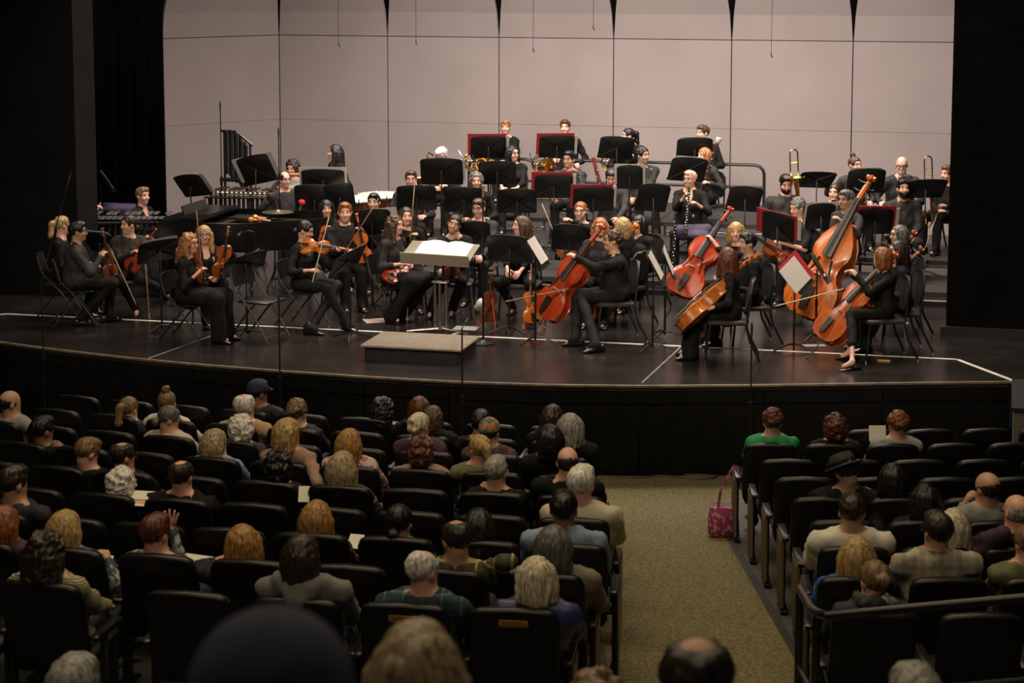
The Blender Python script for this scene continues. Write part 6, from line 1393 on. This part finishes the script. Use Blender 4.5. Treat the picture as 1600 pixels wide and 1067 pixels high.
# brass-coloured donor plaques on two seat backs of the rear row
brassm = mat('brass_plaque', (.5, .3, .05), .4, .5, var=.1)
for i, lb in ((0, 'brass name plaque on the seat behind the blue nylon jacket'), (1, 'brass name plaque on the seat behind the dark checked shirt')):
    s, r, w_, e = SEATS['L', 8, i]; t = thing('name_plaque', lb, 'plaque', seat_matrix(s, r) @ Matrix.Translation((.0, -.022, .818)) @ Matrix.Rotation(math.radians(14), 4, 'X'), 'brass seat plaques')
    b = MB(); pts = [(-.075, -.02), (.075, -.02), (.079, -.014), (.079, .014), (.075, .02), (-.075, .02), (-.079, .014), (-.079, -.014)]
    b.prism(pts, -.004, .003, .001, Matrix(((1, 0, 0, 0), (0, 0, 1, 0), (0, 1, 0, 0), (0, 0, 0, 1)))); b.build('plate', brassm, t)
    for z_, n_ in ((.008, 8), (-.007, 10)):
        b = MB(); x = -.055
        for q in range(n_): wl = .006+.004*((q*7+n_) % 3); b.box((x+wl/2, -.0045, z_), (wl, .001, .007), .0002); x += wl+.003
        b.build('engraved_line', mat('engraving', (.12, .06, .01), .6, var=.1), t)
# programmes and papers in the audience
def prog(px, py, D, w_, h_, rz, rx, label, printed=False):
    q = at_D(px, py, D); t = thing('programme', label, 'programme', Matrix.Translation(q) @ Matrix.Rotation(rz, 4, 'Z') @ Matrix.Rotation(rx, 4, 'X'))
    b = MB(); b.prism([(-w_/2, -h_/2), (w_/2, -h_/2), (w_/2, h_/2), (-w_/2, h_/2)], 0, .003, .0005); b.build('leaf', plainp, t)
    if printed:
        b = MB(); b.box((0, -.02, .0036), (w_*.55, h_*.12, .001), .0002); b.box((.01, -.045, .0036), (w_*.4, h_*.06, .001), .0002); b.build('orange_print', mat('orange_ink', (.55, .2, .05), .7, var=.05), t)
prog(221, 779, 13.5, .2, .15, -.2, .5, 'programme with an orange title beside the white curls', True)
prog(295, 884, 12.2, .26, .2, -.4, .5, 'white paper beside the woman raising her hand'); prog(1371, 677, 17.3, .15, .14, 0, 1.3, 'white sheet held up by the copper curls')
prog(555, 846, 12.9, .1, .12, -.3, .6, 'corner of white paper beside the golden straight hair'); prog(475, 772, 14.1, .08, .12, 0, 1.0, 'slip of white paper in front of the black mop')
prog(165, 878, 12.3, .09, .1, 0, .6, 'slip of paper under the patterned sleeve')
# quilted pink bag hung from the first armrest of the railing block
q = at_z(1132, 832, zfl(20.0)+.0); s_, r_, _, _ = SEATS['R', 1, 0]; arm = seat_matrix(s_, r_) @ Vector((-.26, .36, .58))
pinkm = mat('pink_quilted_print', (.24, .035, .11), .8, kind='voronoi', scale=45, col2=(.5, .2, .3), lo=.68, hi=.75, bump=.6)
f0 = Vector((arm.x-.1, arm.y+.02, zfl(math.hypot(arm.x-CX, arm.y-CY)))); t = thing('shoulder_bag', 'pink patterned shoulder bag hanging beside the railing block aisle seat', 'bag', Matrix.Translation(f0))
b = MB(); b.rings([[(x*k, y*k2, z_) for x, y in ((-.13, -.05), (-.1, -.075), (.1, -.075), (.13, -.05), (.13, .05), (.1, .075), (-.1, .075), (-.13, .05))] for z_, k, k2 in ((.012, .9, .8), (.04, 1.02, 1.05), (.15, 1, 1), (.24, .93, .7), (.27, .9, .45))]); b.build('bag_body', pinkm, t)
top = arm-f0; b = MB()
b.rings([[tuple(Vector(p)+Vector((-.012, 0, 0))), tuple(Vector(p)+Vector((.012, 0, 0))), tuple(Vector(p)+Vector((.012, .004, 0))), tuple(Vector(p)+Vector((-.012, .004, 0)))] for p in ((-.05, -.01, .25), (-.03, -.0, .4), (top.x-.05, top.y-.02, top.z-.02), (top.x-.01, top.y, top.z+.03), (top.x+.05, top.y, top.z+.0), (top.x+.06, top.y+.02, top.z-.1), (.08, .02, .4), (.08, 0, .25))]); b.build('shoulder_strap', pinkm, t)
b = MB(); b.box((.0, -.075, .14), (.16, .012, .13), .005); b.build('front_pocket', pinkm, t)
# cable along the foot of the stage
pts = [at_z(x, y, FL0+.012) for x, y in ((955, 744), (1000, 746), (1030, 743), (1060, 745), (1090, 748), (1115, 747), (1122, 744), (1100, 742), (1070, 742))]
b = MB(); b.tube(pts, .009, 6); tag(b.build('cable', blkmet, None), 'black cable looping on the carpet at the foot of the stage', 'cable')
# guard railing at the head of the rear terrace
t = thing('guard_railing', 'black pipe guard railing in front of the last row of the railing block', 'railing')
DR = 9.55; g1 = at_D(1250, 920, 10.3); g2 = at_D(1268, 952, 9.75); g3 = at_D(1290, 962, 9.5); g4 = at_D(1600, 934, 9.35); g5 = g4+(g4-g3)*.6
gm = mat('black_glossy_pipe', (.014, .013, .012), .25, var=.2)
b = MB(); b.tube([g1, g1.lerp(g2, .6), g2, g2.lerp(g3, .5)+Vector((0, -.02, 0)), g3, g4, g5], .024, 10); b.build('top_rail', gm, t)
lower = Vector((0, 0, -.42)); b = MB(); b.tube([g1+lower, g2+lower, g3+lower, g5+lower], .018, 8); b.build('lower_rail', gm, t)
for p in (g1, g2.lerp(g3, .4), g4.lerp(g5, .8)):
    zf = zfl(math.hypot(p.x-CX, p.y-CY)); b = MB(); b.tube([(p.x, p.y, zf), p], .022, 8); b.build('post', gm, t)
